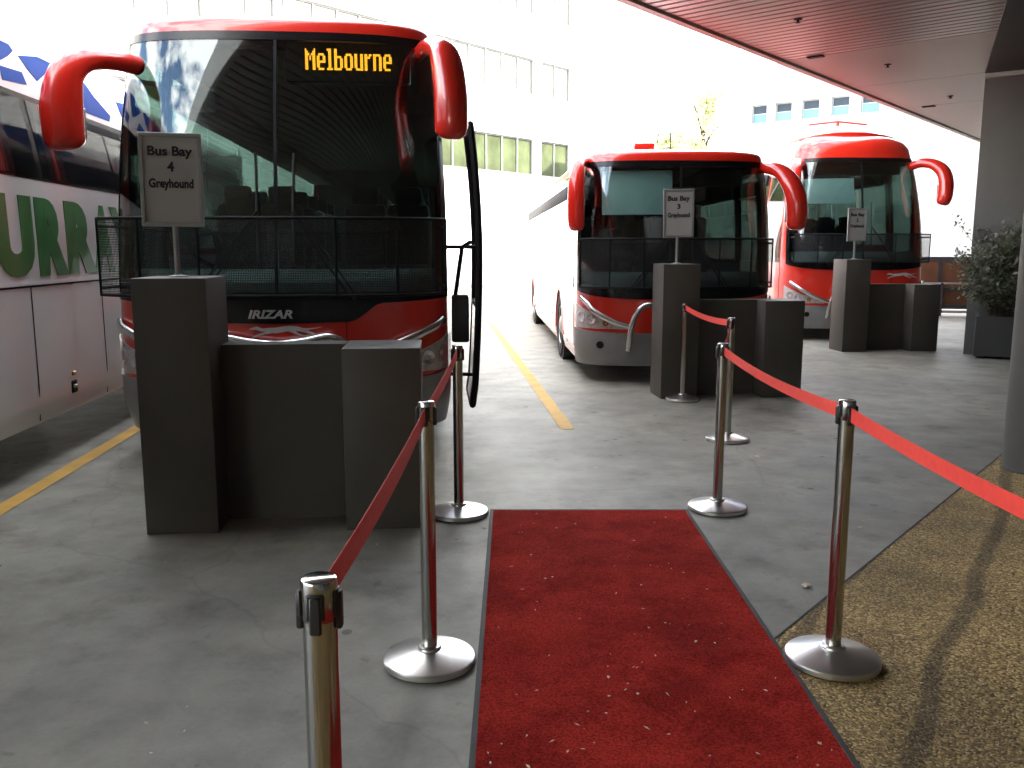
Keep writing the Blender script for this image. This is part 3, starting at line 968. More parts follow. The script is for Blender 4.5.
    obj('underbody', box(-cc.hw + 0.08, cc.hw - 0.08, 0.5, L - 0.2, cc.zb + 0.02, cc.zb + 0.10), M['under'], root)
    # --- side glazing: band of tinted panes with thin gaps
    wz0, wz1 = zb + 0.30, zt - 0.02
    y = 1.75
    while y + 1.35 < L - 0.4:
        for sx in (-1, 1):
            if open_door and sx > 0 and y < 1.7: continue
            obj('side_window', cc.side_patch(sx, y, y + 1.36, wz0, wz1, 0.006, 0.012, 1, 8), M['pane_clear'], root, 30)
        y += 1.40
    for sx in (-1, 1):
        if not (open_door and sx > 0): obj('driver_window', cc.side_patch(sx, 0.78, 1.66, wz0 - 0.30, wz1, 0.006, 0.012, 1, 8), M['pane_clear'], root, 30)
        for k in range(4):
            y0 = 3.5 + k * 1.18
            obj('locker_seam', cc.side_patch(sx, y0, y0 + 0.012, 0.34, 1.1, 0.003, 0.01, 1, 3), M['black_plastic'], root)
            obj('side_marker', xf(bbox(-0.01, 0.012, -0.05, 0.05, -0.02, 0.02, 0.004, 1), Matrix.Translation((sx * cc.hw, y0 + 0.5, 0.58))), M['amber'], root)
        obj('locker_seam', cc.side_patch(sx, 3.4, 8.2, 1.10, 1.112, 0.003, 0.01, 1, 1), M['black_plastic'], root)
        if not (open_door and sx > 0):
            obj('door_seam', cc.side_patch(sx, 0.74, 0.752, 0.34, wz1, 0.004, 0.01, 1, 6), M['black_plastic'], root)
            obj('door_seam', cc.side_patch(sx, 1.69, 1.702, 0.34, wz1, 0.004, 0.01, 1, 6), M['black_plastic'], root)
    if white_side:
        for sx in (-1, 1):
            obj('side_panel', cc.side_patch(sx, 1.72, 2.16, 0.32, wz0 - 0.02, 0.0035, 0.01, 1, 6), M['white_paint'], root, 30)
            obj('side_panel', cc.side_patch(sx, 3.34, 8.26, 0.32, wz0 - 0.02, 0.0022, 0.01, 1, 6), M['white_paint'], root, 30)
            obj('side_panel', cc.side_patch(sx, 2.16, 3.34, 1.16, wz0 - 0.02, 0.0035, 0.01, 1, 3), M['white_paint'], root, 30)
            obj('side_panel', cc.side_patch(sx, 8.26, L - 0.3, 1.16, wz0 - 0.02, 0.0022, 0.01, 1, 3), M['white_paint'], root, 30)
            obj('side_panel', cc.side_patch(sx, 0.78, 1.66, 0.40, wz0 - 0.32, 0.0035, 0.01, 1, 6), M['white_paint'], root, 30)
    # --- interior seen through the windscreen
    it = obj('cabin_floor', box(-cc.hw + 0.12, cc.hw - 0.12, 0.55, L - 0.5, 0.72, 0.80), M['interior'], root)
    obj('rear_bulkhead', box(-cc.hw + 0.12, cc.hw - 0.12, L - 0.6, L - 0.52, 0.8, zt), M['interior'], root)
    da = [[], []]
    rows, inn = [], []
    for j, (zz, yo) in enumerate(((zb - 0.12, 0.10), (zb + 0.10, 0.09), (zb + 0.20, 0.20), (zb + 0.17, 0.55), (zb - 0.12, 0.62))):
        r_, q_ = [], []
        for i in range(21):
            t = -R(76) + R(152) * i / 20
            p = cc.P(t, zb + 0.05)
            f = (p.x / cc.hw)
            r_.append(Vector((p.x * 0.94, p.y + yo, zz))); q_.append(Vector((p.x * 0.90, p.y + yo + 0.08, zz - 0.06)))
        rows.append(r_); inn.append(q_)
    ds = obj('dashboard', grid_solid(rows, None, inn), M['dash'], root, 50)
    sw = Matrix.Translation((-0.62, 0.95, zb + 0.34)) @ Matrix.Rotation(R(-38), 4, 'X')
    ringp = [(0.235 * math.cos(a), 0.235 * math.sin(a), 0) for a in [2 * math.pi * i / 28 for i in range(29)]]
    obj('steering_wheel', xf(join(tube(ringp, 0.018, 8), box(-0.22, 0.22, -0.025, 0.025, -0.012, 0.012), box(-0.025, 0.025, -0.22, 0.02, -0.012, 0.012), tube([(0, 0, 0), (0, 0, -0.3)], 0.03, 8)), sw), M['black_plastic'], root, 40)
    obj('driver_seat', seat_vf(-0.62, 1.55, 0.80), M['seat'], root, 40)
    k = 0
    for yy in (2.7, 3.6, 4.5, 5.4, 6.3):
        for xx in (-0.86, -0.42, 0.42, 0.86):
            obj('passenger_seat', seat_vf(xx * cc.hw / 1.22, yy, 0.98), M['seat'], root, 40)
    obj('ceiling_lining', box(-cc.hw * 0.8, cc.hw * 0.8, 0.7, L - 0.6, zt - 0.04, zt - 0.01), M['interior'], root)
    for sx in (-1, 1):
        obj('luggage_rack', bbox(sx * cc.hw * 0.82 - 0.2, sx * cc.hw * 0.82 + 0.2, 2.0, L - 0.8, zt - 0.34, zt - 0.14, 0.04, 2), M['interior'], root, 40)
    if glass_sheen:  # pale sheet just behind the glass, painted to stand in for a reflection
        x0, x1, z0, z1 = glass_sheen
        rows, inn = [], []
        for j in range(9):
            z = z0 + (z1 - z0) * j / 8
            a_, b_ = [], []
            for i in range(13):
                x = x0 + (x1 - x0) * i / 12
                p = cc.S(cc.th_of_x(x, z), z, -0.10)
                a_.append(p); b_.append(p + Vector((0, 0.006, 0)))
            rows.append(a_); inn.append(b_)
        obj('painted_reflection', grid_solid(rows, None, inn), M['glass_sheen'], root, 40)
    # --- destination display
    zd = zt - 0.02
    p0 = cc.S(0, zt - 0.15, -0.075)
    if destination:
        wd, x0, x1, z0, z1 = destination
        yy = max(cc.S(cc.th_of_x(x1, z1), z1, 0).y, cc.S(cc.th_of_x(x1, z1), z1, 0).y) + 0.05
        dsp = obj('destination_display', bbox(0.05, 1.0, yy + 0.006, yy + 0.10, z0 - 0.09, min(zt - 0.02, z1 + 0.07), 0.01, 1), M['black'], root)
        obj('lettering', led_text(wd, x0, x1, z0, z1), M['led'], dsp, None, (0, yy, 0))
    else:
        obj('destination_display', bbox(-0.8, 0.8, p0.y + 0.14, p0.y + 0.26, zt - 0.26, zt - 0.05, 0.01, 1), M['black'], root)
    # --- badge and emblem
    if badge:
        x0, x1, z0, z1 = badge
        V, F = text_vf('IRIZAR', x0, x1, z0, z1, 0.008, 0.03, 0.25)
        V = [cc.S(cc.th_of_x(v.x, v.z), v.z, 0.016 - v.y) for v in V]
        obj('badge_lettering', (V, F), M['silver_letter'], root)
    if emblem:
        x0, x1, z0 = emblem
        wd = x1 - x0
        pv, pf = prism([(x, y) for x, y in dog_poly()], 0, 1)
        # long outline subdivided by its own points, wrapped on the front
        V = [cc.S(cc.th_of_x(x0 + a * wd, z0 + b * wd * 0.62), z0 + b * wd * 0.62, 0.002 + 0.004 * c) for a, b, c in pv]
        me = bpy.data.meshes.new('emblem')
        me.from_pydata([tuple(v) for v in V], [], pf)
        bm = bmesh.new(); bm.from_mesh(me); bmesh.ops.triangulate(bm, faces=bm.faces); bmesh.ops.recalc_face_normals(bm, faces=bm.faces); bm.to_mesh(me); bm.free()
        obj('hound_emblem', me, M['white_print'], root)
    # --- roof fittings
    if dome:
        rows, inn = [], []
        nx, ny = 24, 26
        for j in range(ny + 1):
            a_, b_ = [], []
            for i in range(nx + 1):
                u = -1 + 2 * i / nx
                v = j / ny
                x = u * cc.hw * (0.72 - 0.10 * v)
                prof = max(0.0, 1 - abs(u / 0.74) ** 5) ** 0.7 if abs(u) < 0.74 else 0
                rise = min(1, v / 0.16) ** 0.6 * (1 - max(0, (v - 0.7) / 0.3) ** 2)
                z = cc.H - 0.10 + (0.17 * prof * rise) + 0.07 * (1 - u * u)
                a_.append(Vector((x, 0.72 + 2.8 * v + 0.30 * u * u * (1 - v), z))); b_.append(Vector((x, 0.72 + 2.8 * v + 0.30 * u * u * (1 - v), cc.H - 0.28)))
            rows.append(a_); inn.append(b_)
        dm = obj('air_conditioner', grid_solid(rows, None, inn), M['red'], root, 50)
        obj('aerial', join(tube([(-0.55, 1.5, cc.H + 0.20), (0.0, 1.5, cc.H + 0.26), (0.55, 1.5, cc.H + 0.21)], 0.018, 8), tube([(0.0, 1.5, cc.H + 0.02), (0, 1.5, cc.H + 0.25)], 0.03, 8)), M['red_plastic'], root, 40)
    else:
        obj('roof_hatch', bbox(-0.45, 0.45, 2.6, 3.5, H - 0.03, H + 0.05, 0.03, 2), M['white_paint'], root, 40)
        obj('air_conditioner', bbox(-0.75, 0.75, 5.2, 7.6, H - 0.04, H + 0.16, 0.08, 3), M['white_paint'], root, 40)
        obj('aerial', tube([(0.0, 0.75, H - 0.02), (0, 0.78, H + 0.26)], 0.007, 6), M['black_plastic'], root)
    if beacon:
        bx_, by_, bz_ = beacon
        bc = obj('roof_beacon', bbox(bx_ - 0.14, bx_ + 0.14, by_ - 0.05, by_ + 0.05, bz_, bz_ + 0.09, 0.02, 2), M['red_plastic'], root, 40)
        for d_ in (-0.09, 0.09):
            obj('beacon_post', tube([(bx_ + d_, by_, H - 0.06), (bx_ + d_, by_, bz_ + 0.01)], 0.010, 6), M['black_plastic'], bc)
    # --- mirrors
    for pts, rad, ry in mirrors:
        ear_mirror(root, pts, rad, ry)
    # --- stone guard of wire mesh in front of the glass
    if screen:
        x0, x1, z0, z1, gap = screen
        def sp_(f, z):
            x = x0 + (x1 - x0) * f
            k = abs(2 * f - 1)
            return Vector((x, -gap + 0.30 * k ** 4, z))
        n = 28
        rows = [[sp_(i / n, z0 + (z1 - z0) * j / 3) for i in range(n + 1)] for j in range(4)]
        inn = [[p + Vector((0, 0.003, 0)) for p in r] for r in rows]
        nr, nc = 4, n + 1
        V = [p for r in rows for p in r]
        F = [(j * nc + i, j * nc + i + 1, (j + 1) * nc + i + 1, (j + 1) * nc + i) for j in range(3) for i in range(n)]
        scn = obj('stone_guard', (V, F), M['screen'], root, 60)
        obj('guard_frame', join(tube([sp_(i / n, z1) for i in range(n + 1)], 0.011, 8), tube([sp_(i / n, z0) for i in range(n + 1)], 0.011, 8),
                                *[tube([sp_(f, z0), sp_(f, z1)], 0.010, 8) for f in (0.0, 0.14, 0.31, 0.69, 0.86, 1.0)],
                                tube([sp_(0, z1 - 0.05), Vector((x0 + 0.04, 0.52, z1 - 0.05))], 0.012, 6), tube([sp_(1, z1 - 0.05), Vector((x1 - 0.04, 0.52, z1 - 0.05))], 0.012, 6),
                                tube([sp_(0, z0 + 0.05), Vector((x0 + 0.04, 0.52, z0 + 0.05))], 0.012, 6), tube([sp_(1, z0 + 0.05), Vector((x1 - 0.04, 0.52, z0 + 0.05))], 0.012, 6)), M['black_plastic'], scn, 40)
    # --- open front door: leaf swung out parallel to the side
    if open_door:
        obj('doorway', cc.side_patch(1, 0.80, 1.66, 0.40, wz0 - 0.27, 0.006, 0.012, 1, 8), M['under'], root, 30)
        def dl(y, z, o=0.0): return Vector((cc.w(z) + 0.20 + 0.05 * math.sin((z - 0.3) / 2.6 * math.pi) + o, y, z))
        zz = [0.36 + (2.55 - 0.36) * i / 14 for i in range(15)]
        fr = join(tube([dl(0.30, z) for z in zz], 0.028, 8), tube([dl(1.12, z) for z in zz], 0.028, 8), tube([dl(0.30, 0.36), dl(1.12, 0.36)], 0.028, 8), tube([dl(0.30, 2.55), dl(1.12, 2.55)], 0.028, 8),
                  tube([dl(0.30, 1.15), dl(1.12, 1.15)], 0.028, 8))
        dr = obj('door', fr, M['black_plastic'], root, 40)
        obj('door_glass', ([dl(y, z) for z in zz[5:] for y in (0.33, 1.09)], [(2 * i, 2 * i + 1, 2 * i + 3, 2 * i + 2) for i in range(len(zz) - 6)]), M['pane_light'], dr)
        zl_ = zz[:6]
        rows = [[dl(0.32, z, 0.02), dl(1.10, z, 0.02)] for z in zl_]; inn = [[dl(0.32, z, -0.02), dl(1.10, z, -0.02)] for z in zl_]
        obj('door_panel', grid_solid(rows, None, inn), M['red'], dr)
        obj('door_pad', bbox(cc.hw + 0.03, cc.hw + 0.17, 0.34, 0.50, 0.86, 1.24, 0.02, 2), M['interior'], dr, 40)
        obj('door_arm', tube([(cc.hw - 0.02, 0.75, 1.62), dl(0.70, 1.62)], 0.016, 8), M['black_plastic'], dr, 40)
        obj('door_arm', tube([(cc.hw - 0.02, 0.75, 0.55), dl(0.70, 0.55)], 0.016, 8), M['black_plastic'], dr, 40)
        obj('door_handrail', tube([(cc.hw + 0.06, 0.40, 1.22), (cc.hw + 0.12, 0.42, 1.62), (cc.hw + 0.19, 0.45, 1.66)], 0.018, 8), M['black_plastic'], dr, 40)
    return root

# bay 4
X4 = -1.19
red_coach((X4, 6.62), 0.0, 'red coach with amber Melbourne destination display at the Bus Bay 4 barrier', W=2.54, H=3.385, zb=1.25, zt=3.195, D=0.52,
          destination=('Melbourne', 0.20, 0.86, 2.965, 3.125), badge=(-0.215, 0.11, 1.09, 1.152), emblem=(-0.22, 0.33, 0.93),
          mirrors=[([(-1.06, 0.50, 2.98), (-1.18, 0.27, 2.97), (-1.29, 0.08, 2.925), (-1.375, -0.03, 2.81), (-1.41, -0.06, 2.62), (-1.415, -0.06, 2.43), (-1.41, -0.05, 2.36)],
                    [0.075, 0.075, 0.085, 0.105, 0.12, 0.12, 0.115], [0.07, 0.07, 0.085, 0.12, 0.145, 0.145, 0.14]),
                   ([(1.06, 0.60, 3.12), (1.13, 0.35, 3.12), (1.21, 0.10, 3.06), (1.27, -0.06, 2.94), (1.30, -0.10, 2.74), (1.305, -0.10, 2.52), (1.30, -0.09, 2.46)],
                    [0.05, 0.06, 0.08, 0.11, 0.12, 0.12, 0.115], [0.05, 0.06, 0.08, 0.125, 0.14, 0.145, 0.14])],
          screen=(-1.27, 1.255, 1.27, 1.82, 0.27), open_door=True, white_side=True, tube_lift=0.10)
# bay 3
red_coach((2.86, 10.12), R(-2.65), 'low flat-roofed red coach with white sides at the Bus Bay 3 barrier', W=2.36, H=2.80, zb=1.13, zt=2.61, rake=0.12,
          glass_sheen=(-0.95, -0.08, 2.02, 2.54), emblem=(-0.30, 0.42, 0.86), face='smooth',
          mirrors=[([(-1.00, 0.62, 2.62), (-1.12, 0.42, 2.64), (-1.20, 0.22, 2.58), (-1.235, 0.10, 2.42), (-1.24, 0.06, 2.22), (-1.24, 0.06, 2.00), (-1.235, 0.06, 1.88)],
                    [0.05, 0.055, 0.07, 0.09, 0.10, 0.10, 0.095], [0.05, 0.055, 0.07, 0.09, 0.105, 0.105, 0.10]),
                   ([(1.00, 0.52, 2.56), (1.08, 0.36, 2.57), (1.18, 0.16, 2.51), (1.26, 0.02, 2.37), (1.31, -0.05, 2.20), (1.33, -0.06, 2.02), (1.325, -0.05, 1.89)],
                    [0.07, 0.08, 0.09, 0.11, 0.115, 0.115, 0.105], [0.06, 0.07, 0.085, 0.11, 0.12, 0.12, 0.11])],
          screen=(-1.19, 1.10, 1.16, 1.72, 0.24), white_side=True, beacon=(-0.12, 1.9, 2.94))
# bay 2
red_coach((7.42, 14.75), R(-3), 'red coach with domed roof at the Bus Bay 2 barrier', W=2.46, H=3.70, zb=1.36, zt=3.17, rake=0.17, face='smooth',
          glass_sheen=(-0.98, -0.10, 2.42, 2.86), dome=True, emblem=(0.42, 1.02, 1.08),
          mirrors=[([(-0.96, 0.55, 3.05), (-1.08, 0.38, 3.10), (-1.20, 0.18, 3.06), (-1.29, 0.02, 2.93), (-1.325, -0.05, 2.77), (-1.32, -0.06, 2.60), (-1.30, -0.05, 2.52)],
                    [0.075, 0.085, 0.095, 0.11, 0.12, 0.12, 0.11], [0.075, 0.08, 0.09, 0.115, 0.125, 0.125, 0.115]),
                   ([(0.96, 0.55, 3.05), (1.08, 0.38, 3.10), (1.20, 0.18, 3.06), (1.29, 0.02, 2.93), (1.325, -0.05, 2.74), (1.32, -0.06, 2.52), (1.30, -0.05, 2.42)],
                    [0.075, 0.085, 0.095, 0.11, 0.12, 0.12, 0.11], [0.075, 0.08, 0.09, 0.115, 0.125, 0.125, 0.115])],
          screen=(-1.19, 1.22, 1.38, 1.86, 0.16))

# ------------------------------------------------------------------ white coach on the left, seen from its side
def white_coach():
    W = 2.45
    x0, y0 = -2.9 - W / 2, 1.9
    root = thing('coach', 'white coach with green lettering and blue roof graphics beside the Melbourne coach', 'coach', (x0, y0, 0), 0)
    cc = Coach(W, 3.36, 12.4, 0.16, 0.55, taper=0.06, zsh=3.0, z_bot=0.34)
    WH = [(2.3, 0.49), (8.7, 0.49)]
    obj('body', cc.shell((R(78.75), 1.25, 2.95), WH), M['white_paint'], root, 38)
    obj('windscreen', cc.front_patch(-R(79), R(79), 1.24, 2.96, 0.004, 30, 14, 0.006), M['pane'], root, 40)
    obj('bumper', cc.front_patch(R(-89), R(89), 0.32, 0.64, 0.022, 40, 6, 0.04), M['silver'], root, 40)
    for wy, wr in WH:
        for sx in (-1, 1):
            add_wheel(root, sx, cc.hw - 0.01, wy, wr)
            obj('wheel_arch', ring_arc(sx, cc.hw + 0.006, wy, wr, wr + 0.03, wr + 0.15, 0.05), M['white_paint'], root, 40)
            obj('arch_liner', xf(lathe([(wr + 0.10, -0.42), (wr + 0.10, -0.03)], 28), Matrix.Translation((sx * cc.hw, wy, wr)) @ (ROTX if sx > 0 else Matrix.Rotation(R(-90), 4, 'Y'))), M['under'], root, 40)
    obj('underbody', box(-cc.hw + 0.08, cc.hw - 0.08, 0.5, 12.2, 0.36, 0.44), M['under'], root)
    # glazing with slanted gaps
    for sx in (-1, 1):
        for a, b in ((0.9, 2.28), (2.34, 3.7), (3.76, 4.92), (5.02, 6.9), (6.96, 8.5), (8.56, 10.1), (10.16, 11.7)):
            sl = -0.16
            obj('side_window', cc.side_patch(sx, a, b, 2.125, 2.66, 0.006, 0.012, 1, 8, sl), M['pane'], root, 30)
        obj('window_band', cc.side_patch(sx, 0.8, 11.6, 2.10, 2.70, 0.0025, 0.010, 1, 8, -0.1), M['black'], root, 30)
    # horizontal moulding and locker doors
    for sx in (-1, 1):
        obj('moulding', cc.side_patch(sx, 0.8, 12.0, 1.345, 1.362, 0.010, 0.02, 1, 1), M['white_paint'], root)
        obj('moulding_shadow_gap', cc.side_patch(sx, 0.8, 12.0, 1.330, 1.3445, 0.003, 0.01, 1, 1), M['black_plastic'], root)
        for k, yy in enumerate((3.3, 4.62, 5.94, 7.26)):
            if yy < 8:
                obj('locker_seam', cc.side_patch(sx, yy, yy + 0.012, 0.36, 1.33, 0.003, 0.01, 1, 4), M['black_plastic'], root)
        for yy in (3.9, 5.24, 6.55):
            lt = obj('locker_latch', xf(bbox(-0.01, 0.008, -0.055, 0.055, -0.05, 0.05, 0.012, 2), Matrix.Translation((sx * cc.hw, yy, 0.52))), M['black_plastic'], root, 40)
            obj('latch_handle', xf(bbox(-0.004, 0.014, -0.035, 0.035, -0.012, 0.016, 0.006, 1), Matrix.Translation((sx * cc.hw, yy, 0.52))), M['rim'], lt, 40)
            obj('side_marker', xf(bbox(-0.01, 0.010, -0.035, 0.035, -0.016, 0.016, 0.005, 1), Matrix.Translation((sx * cc.hw, yy + 0.0, 0.625))), M['amber'], root)
    # lettering along the right side
    Rz = Matrix.Rotation(R(90), 4, 'Z')
    for ch, a, b in (('M', 5.30, 5.98), ('U', 6.08, 6.635), ('R', 6.69, 7.20), ('R', 7.20, 7.78), ('A', 7.74, 8.20), ('Y', 8.16, 8.66), ('S', 8.70, 9.14)):
        V, F = text_vf(ch, a - y0, b - y0, 1.405, 1.975, 0.006, 0.03 if ch == 'M' else 0.075)
        V = [Vector((cc.w(v.z) + 0.004 - v.y, v.x, v.z)) for v in V]
        obj('letter', (V, F), M['green_print'], root)
    # blue flag-like graphics on the cove above the windows
    def cove(y, z, off):
        return Vector((cc.w(min(z, cc.zsh)) + off - max(0, z - cc.zsh) ** 2 * 0.9, y - y0, z))
    polys = [
        [(5.7, 2.98), (6.35, 3.03), (6.40, 2.93), (6.20, 2.86), (5.7, 2.82)],
        [(5.7, 2.76), (6.05, 2.80), (6.12, 2.74), (5.7, 2.70)],
        [(6.50, 2.88), (6.62, 2.93), (6.72, 2.99), (6.66, 3.02), (6.52, 3.02), (6.44, 2.96)],
        [(6.48, 2.75), (6.85, 2.78), (6.80, 2.86), (6.46, 2.84)],
        [(6.22, 2.74), (6.40, 2.755), (6.36, 2.86), (6.20, 2.84)],
        [(6.78, 2.97), (7.10, 3.03), (7.35, 3.03), (7.20, 2.92), (7.04, 2.84), (6.90, 2.90)],
        [(7.20, 2.82), (7.55, 2.86), (7.50, 2.76), (7.24, 2.745)],
        [(7.55, 2.98), (7.95, 3.02), (8.15, 2.92), (8.50, 2.80), (8.45, 2.745), (7.75, 2.745), (7.62, 2.84)],
        [(8.7, 2.96), (9.4, 3.01), (9.9, 2.90), (10.3, 2.78), (9.2, 2.75), (8.8, 2.84)],
    ]
    for pl in polys:
        bm = bmesh.new()
        bm.faces.new([bm.verts.new((0, a, b)) for a, b in pl])
        z = 2.66
        while z < 3.1:
            bmesh.ops.bisect_plane(bm, geom=list(bm.verts) + list(bm.edges) + list(bm.faces), plane_co=(0, 0, z), plane_no=(0, 0, 1))
            z += 0.02
        for v in bm.verts: v.co = cove(v.co.y, v.co.z, 0.004)
        ex = bmesh.ops.extrude_face_region(bm, geom=list(bm.faces))
        for v in [q for q in ex['geom'] if isinstance(q, bmesh.types.BMVert)]: v.co.x -= 0.003
        bmesh.ops.recalc_face_normals(bm, faces=bm.faces)
        me = bpy.data.meshes.new('graphic')
        bm.to_mesh(me); bm.free()
        obj('blue_graphic', me, M['blue_print'], root)
    return root
white_coach()

# ------------------------------------------------------------------ carpet
def carpet():
    t = thing('carpet', 'red carpet runner with dark rubber edging laid towards the coaches', 'carpet', (0, 0, 0), -A_)
    x0, x1, y0, y1 = -0.135, 1.085, 0.6, 5.20
    nx, ny = 50, 150
    rows, inn = [], []
    for j in range(ny + 1):
        a_, b_ = [], []
        for i in range(nx + 1):
            x = x0 + 0.02 + (x1 - x0 - 0.04) * i / nx; y = y0 + 0.03 + (y1 - y0 - 0.05) * j / ny
            fold = 0.010 * math.exp(-((y - 3.25 - 0.18 * (x - 0.9)) / 0.06) ** 2) * max(0, min(1, (x - 0.35) / 0.4))
            fold += 0.006 * math.exp(-((y - 2.95 - 0.25 * (x - 0.7)) / 0.10) ** 2) * max(0, min(1, (x - 0.2) / 0.4))
            z = 0.012 + 0.003 * mnoise.noise((x * 2.2, y * 1.7, 1.0)) + fold
            a_.append(Vector((x, y, z))); b_.append(Vector((x, y, 0.006)))
        rows.append(a_); inn.append(b_)
    obj('pile', grid_solid(rows, None, inn), M['carpet'], t, 50)
    obj('edging', join(bbox(x0, x0 + 0.022, y0, y1, 0.0065, 0.0125, 0.002, 1), bbox(x1 - 0.022, x1, y0, y1, 0.0065, 0.0125, 0.002, 1),
                       bbox(x0 + 0.023, x1 - 0.023, y1 - 0.022, y1, 0.0065, 0.0122, 0.002, 1)), M['rubber_edge'], t)
carpet()

# ------------------------------------------------------------------ belt stanchions
SH = 1.036
def stanchion_proto():
    t = thing('belt_stanchion', 'x', 'stanchion', group='steel belt stanchions')
    obj('base', lathe([(0.174, 0.0), (0.180, 0.003), (0.180, 0.019), (0.176, 0.025), (0.165, 0.029), (0.110, 0.043), (0.062, 0.055), (0.050, 0.057)], 64), M['steel_base'], t, 25)
    obj('collar', lathe([(0.046, 0.056), (0.046, 0.064), (0.042, 0.068), (0.034, 0.069)], 36), M['steel_base'], t, 35)
    obj('post', lathe([(0.030, 0.05), (0.030, SH - 0.075)], 36), M['steel'], t, 35)
    hd = obj('head', lathe([(0.0305, SH - 0.075), (0.0318, SH - 0.073), (0.0318, SH - 0.006), (0.0305, SH - 0.002), (0.027, SH)], 36), M['steel'], t, 35)
    for a in range(4):
        ca = Matrix.Rotation(R(90 * a), 4, 'Z')
        obj('belt_slot', xf(join(bbox(0.028, 0.040, -0.010, 0.010, SH - 0.092, SH - 0.024, 0.003, 1), bbox(0.027, 0.035, -0.016, 0.016, SH - 0.068, SH - 0.020, 0.003, 1)), ca), M['belt_cap'], hd, 40)
    return t
proto = stanchion_proto()
STN = {'L0': (-0.335, 1.437), 'L1': (-0.322, 3.206), 'L2': (-0.324, 5.137), 'R0': (1.26, 1.22), 'R1': (1.255, 3.206), 'R2': (1.278, 5.241), 'R3': (1.826, 7.227), 'R4': (1.827, 9.212)}
SLAB = {'L0': 'steel belt stanchion standing away from the carpet on the concrete, start of the left belt',
        'L1': 'steel belt stanchion on concrete beside the carpet, belts on both sides towards the Melbourne coach',
        'L2': 'steel belt stanchion beside the end box of the Bus Bay 4 barrier',
        'R0': 'steel belt stanchion on the pebble path at the end of the belt',
        'R1': 'steel belt stanchion with its base on the pebble path beside the carpet edge',
        'R2': 'steel belt stanchion at the far corner of the red carpet',
        'R3': 'steel belt stanchion on bare concrete between the carpet and the Bus Bay 3 barrier',
        'R4': 'steel belt stanchion close against the tall box under the Bus Bay 3 sign'}
first = True
for k, (X, Y) in STN.items():
    o = proto if first else copy_tree(proto)
    first = False
    p = cw(X, Y)
    o.location = (p.x, p.y, 0.010 if k == 'X' else 0.004)
    if k in ('R0', 'R1'): o.location.z = 0.008
    o.rotation_euler = (0, 0, -A_ + R(90) if k[0] == 'L' else -A_)
    o['label'] = SLAB[k]

def belt(a, b, lab, sag=0.02, twist=0.0):
    pa, pb = cw(*STN[a]), cw(*STN[b])
    d = (pb - pa).normalized()
    pa = pa + d * 0.044; pb = pb - d * 0.044
    nrm = Vector((-d.y, d.x, 0))
    n = 24
    rows, inn = [], []
    for s in (-1, 1):
        r_, q_ = [], []
        for i in range(n + 1):
            f = i / n
            p = pa.lerp(pb, f)
            z = SH - 0.043 - sag * 4 * f * (1 - f)
            tw = twist * math.sin(math.pi * f)
            off = nrm * math.sin(tw) * 0.027 * s
            q = Vector((p.x, p.y, z + s * 0.027 * math.cos(tw))) + off
            r_.append(q + nrm * 0.0008); q_.append(q - nrm * 0.0008)
        rows.append(r_); inn.append(q_)
    o = obj('barrier_belt', grid_solid(rows, None, inn), M['belt'], None, 40)
    return tag(o, lab, 'belt', 'red retractable belts')
belt('L0', 'L1', 'red belt running from the bare concrete stanchion alongside the carpet', 0.02, 0.15)
belt('L1', 'L2', 'red belt ending at the stanchion by the Bus Bay 4 barrier', 0.015, 0.1)
belt('R0', 'R1', 'red belt stretched above the pebble path', 0.025, 0.1)
belt('R1', 'R2', 'red belt from the pebble path edge to the far corner of the carpet', 0.03, 0.12)
belt('R2', 'R3', 'red belt between the far carpet corner and the bare concrete stanchion', 0.02)
belt('R3', 'R4', 'red belt ending at the stanchion by the Bus Bay 3 sign', 0.03, 0.1)

# ------------------------------------------------------------------ planter box with shrub
bp_ = cw(6.87, 12.87)
pb = thing('planter_box', 'square charcoal planter box standing before the wide column', 'planter', (bp_.x, bp_.y, 0), R(-30))
obj('box', join(bbox(0, 0.62, 0, 0.06, 0.03, 0.62, 0.006, 1), bbox(0, 0.62, 0.56, 0.62, 0.03, 0.62, 0.006, 1), bbox(0, 0.06, 0.061, 0.559, 0.03, 0.618, 0.006, 1), bbox(0.56, 0.62, 0.061, 0.559, 0.03, 0.618, 0.006, 1)), M['planter'], pb, 30)
obj('soil', box(0.06, 0.56, 0.06, 0.56, 0.04, 0.57), M['soil'], pb)
obj('foot', join(box(0.04, 0.12, 0.04, 0.12, 0, 0.03), box(0.5, 0.58, 0.04, 0.12, 0, 0.03), box(0.04, 0.12, 0.5, 0.58, 0, 0.03), box(0.5, 0.58, 0.5, 0.58, 0, 0.03)), M['planter'], pb)

def leaf_cards(points, size, rnd):
    """small folded leaves, four triangles each"""
    V, F = [], []
    for p in points:
        s = size * rnd.uniform(0.6, 1.3)
        d = Vector((rnd.gauss(0, 1), rnd.gauss(0, 1), rnd.gauss(0.1, 0.7))).normalized()
        a = d.cross(Vector((rnd.gauss(0, 1), rnd.gauss(0, 1), rnd.gauss(0, 1)))).normalized()
        nn = d.cross(a)
        k = len(V)
        V += [p, p + d * s * 0.5 + a * s * 0.27 + nn * s * 0.08, p + d * s, p + d * s * 0.5 - a * s * 0.27 + nn * s * 0.08]
        F += [(k, k + 1, k + 2), (k, k + 2, k + 3)]
    return V, F

def leaf_obj(name, vf, m, parent):
    me = bpy.data.meshes.new(name)
    me.from_pydata([tuple(v) for v in vf[0]], [], vf[1])
    return obj(name, me, m, parent)

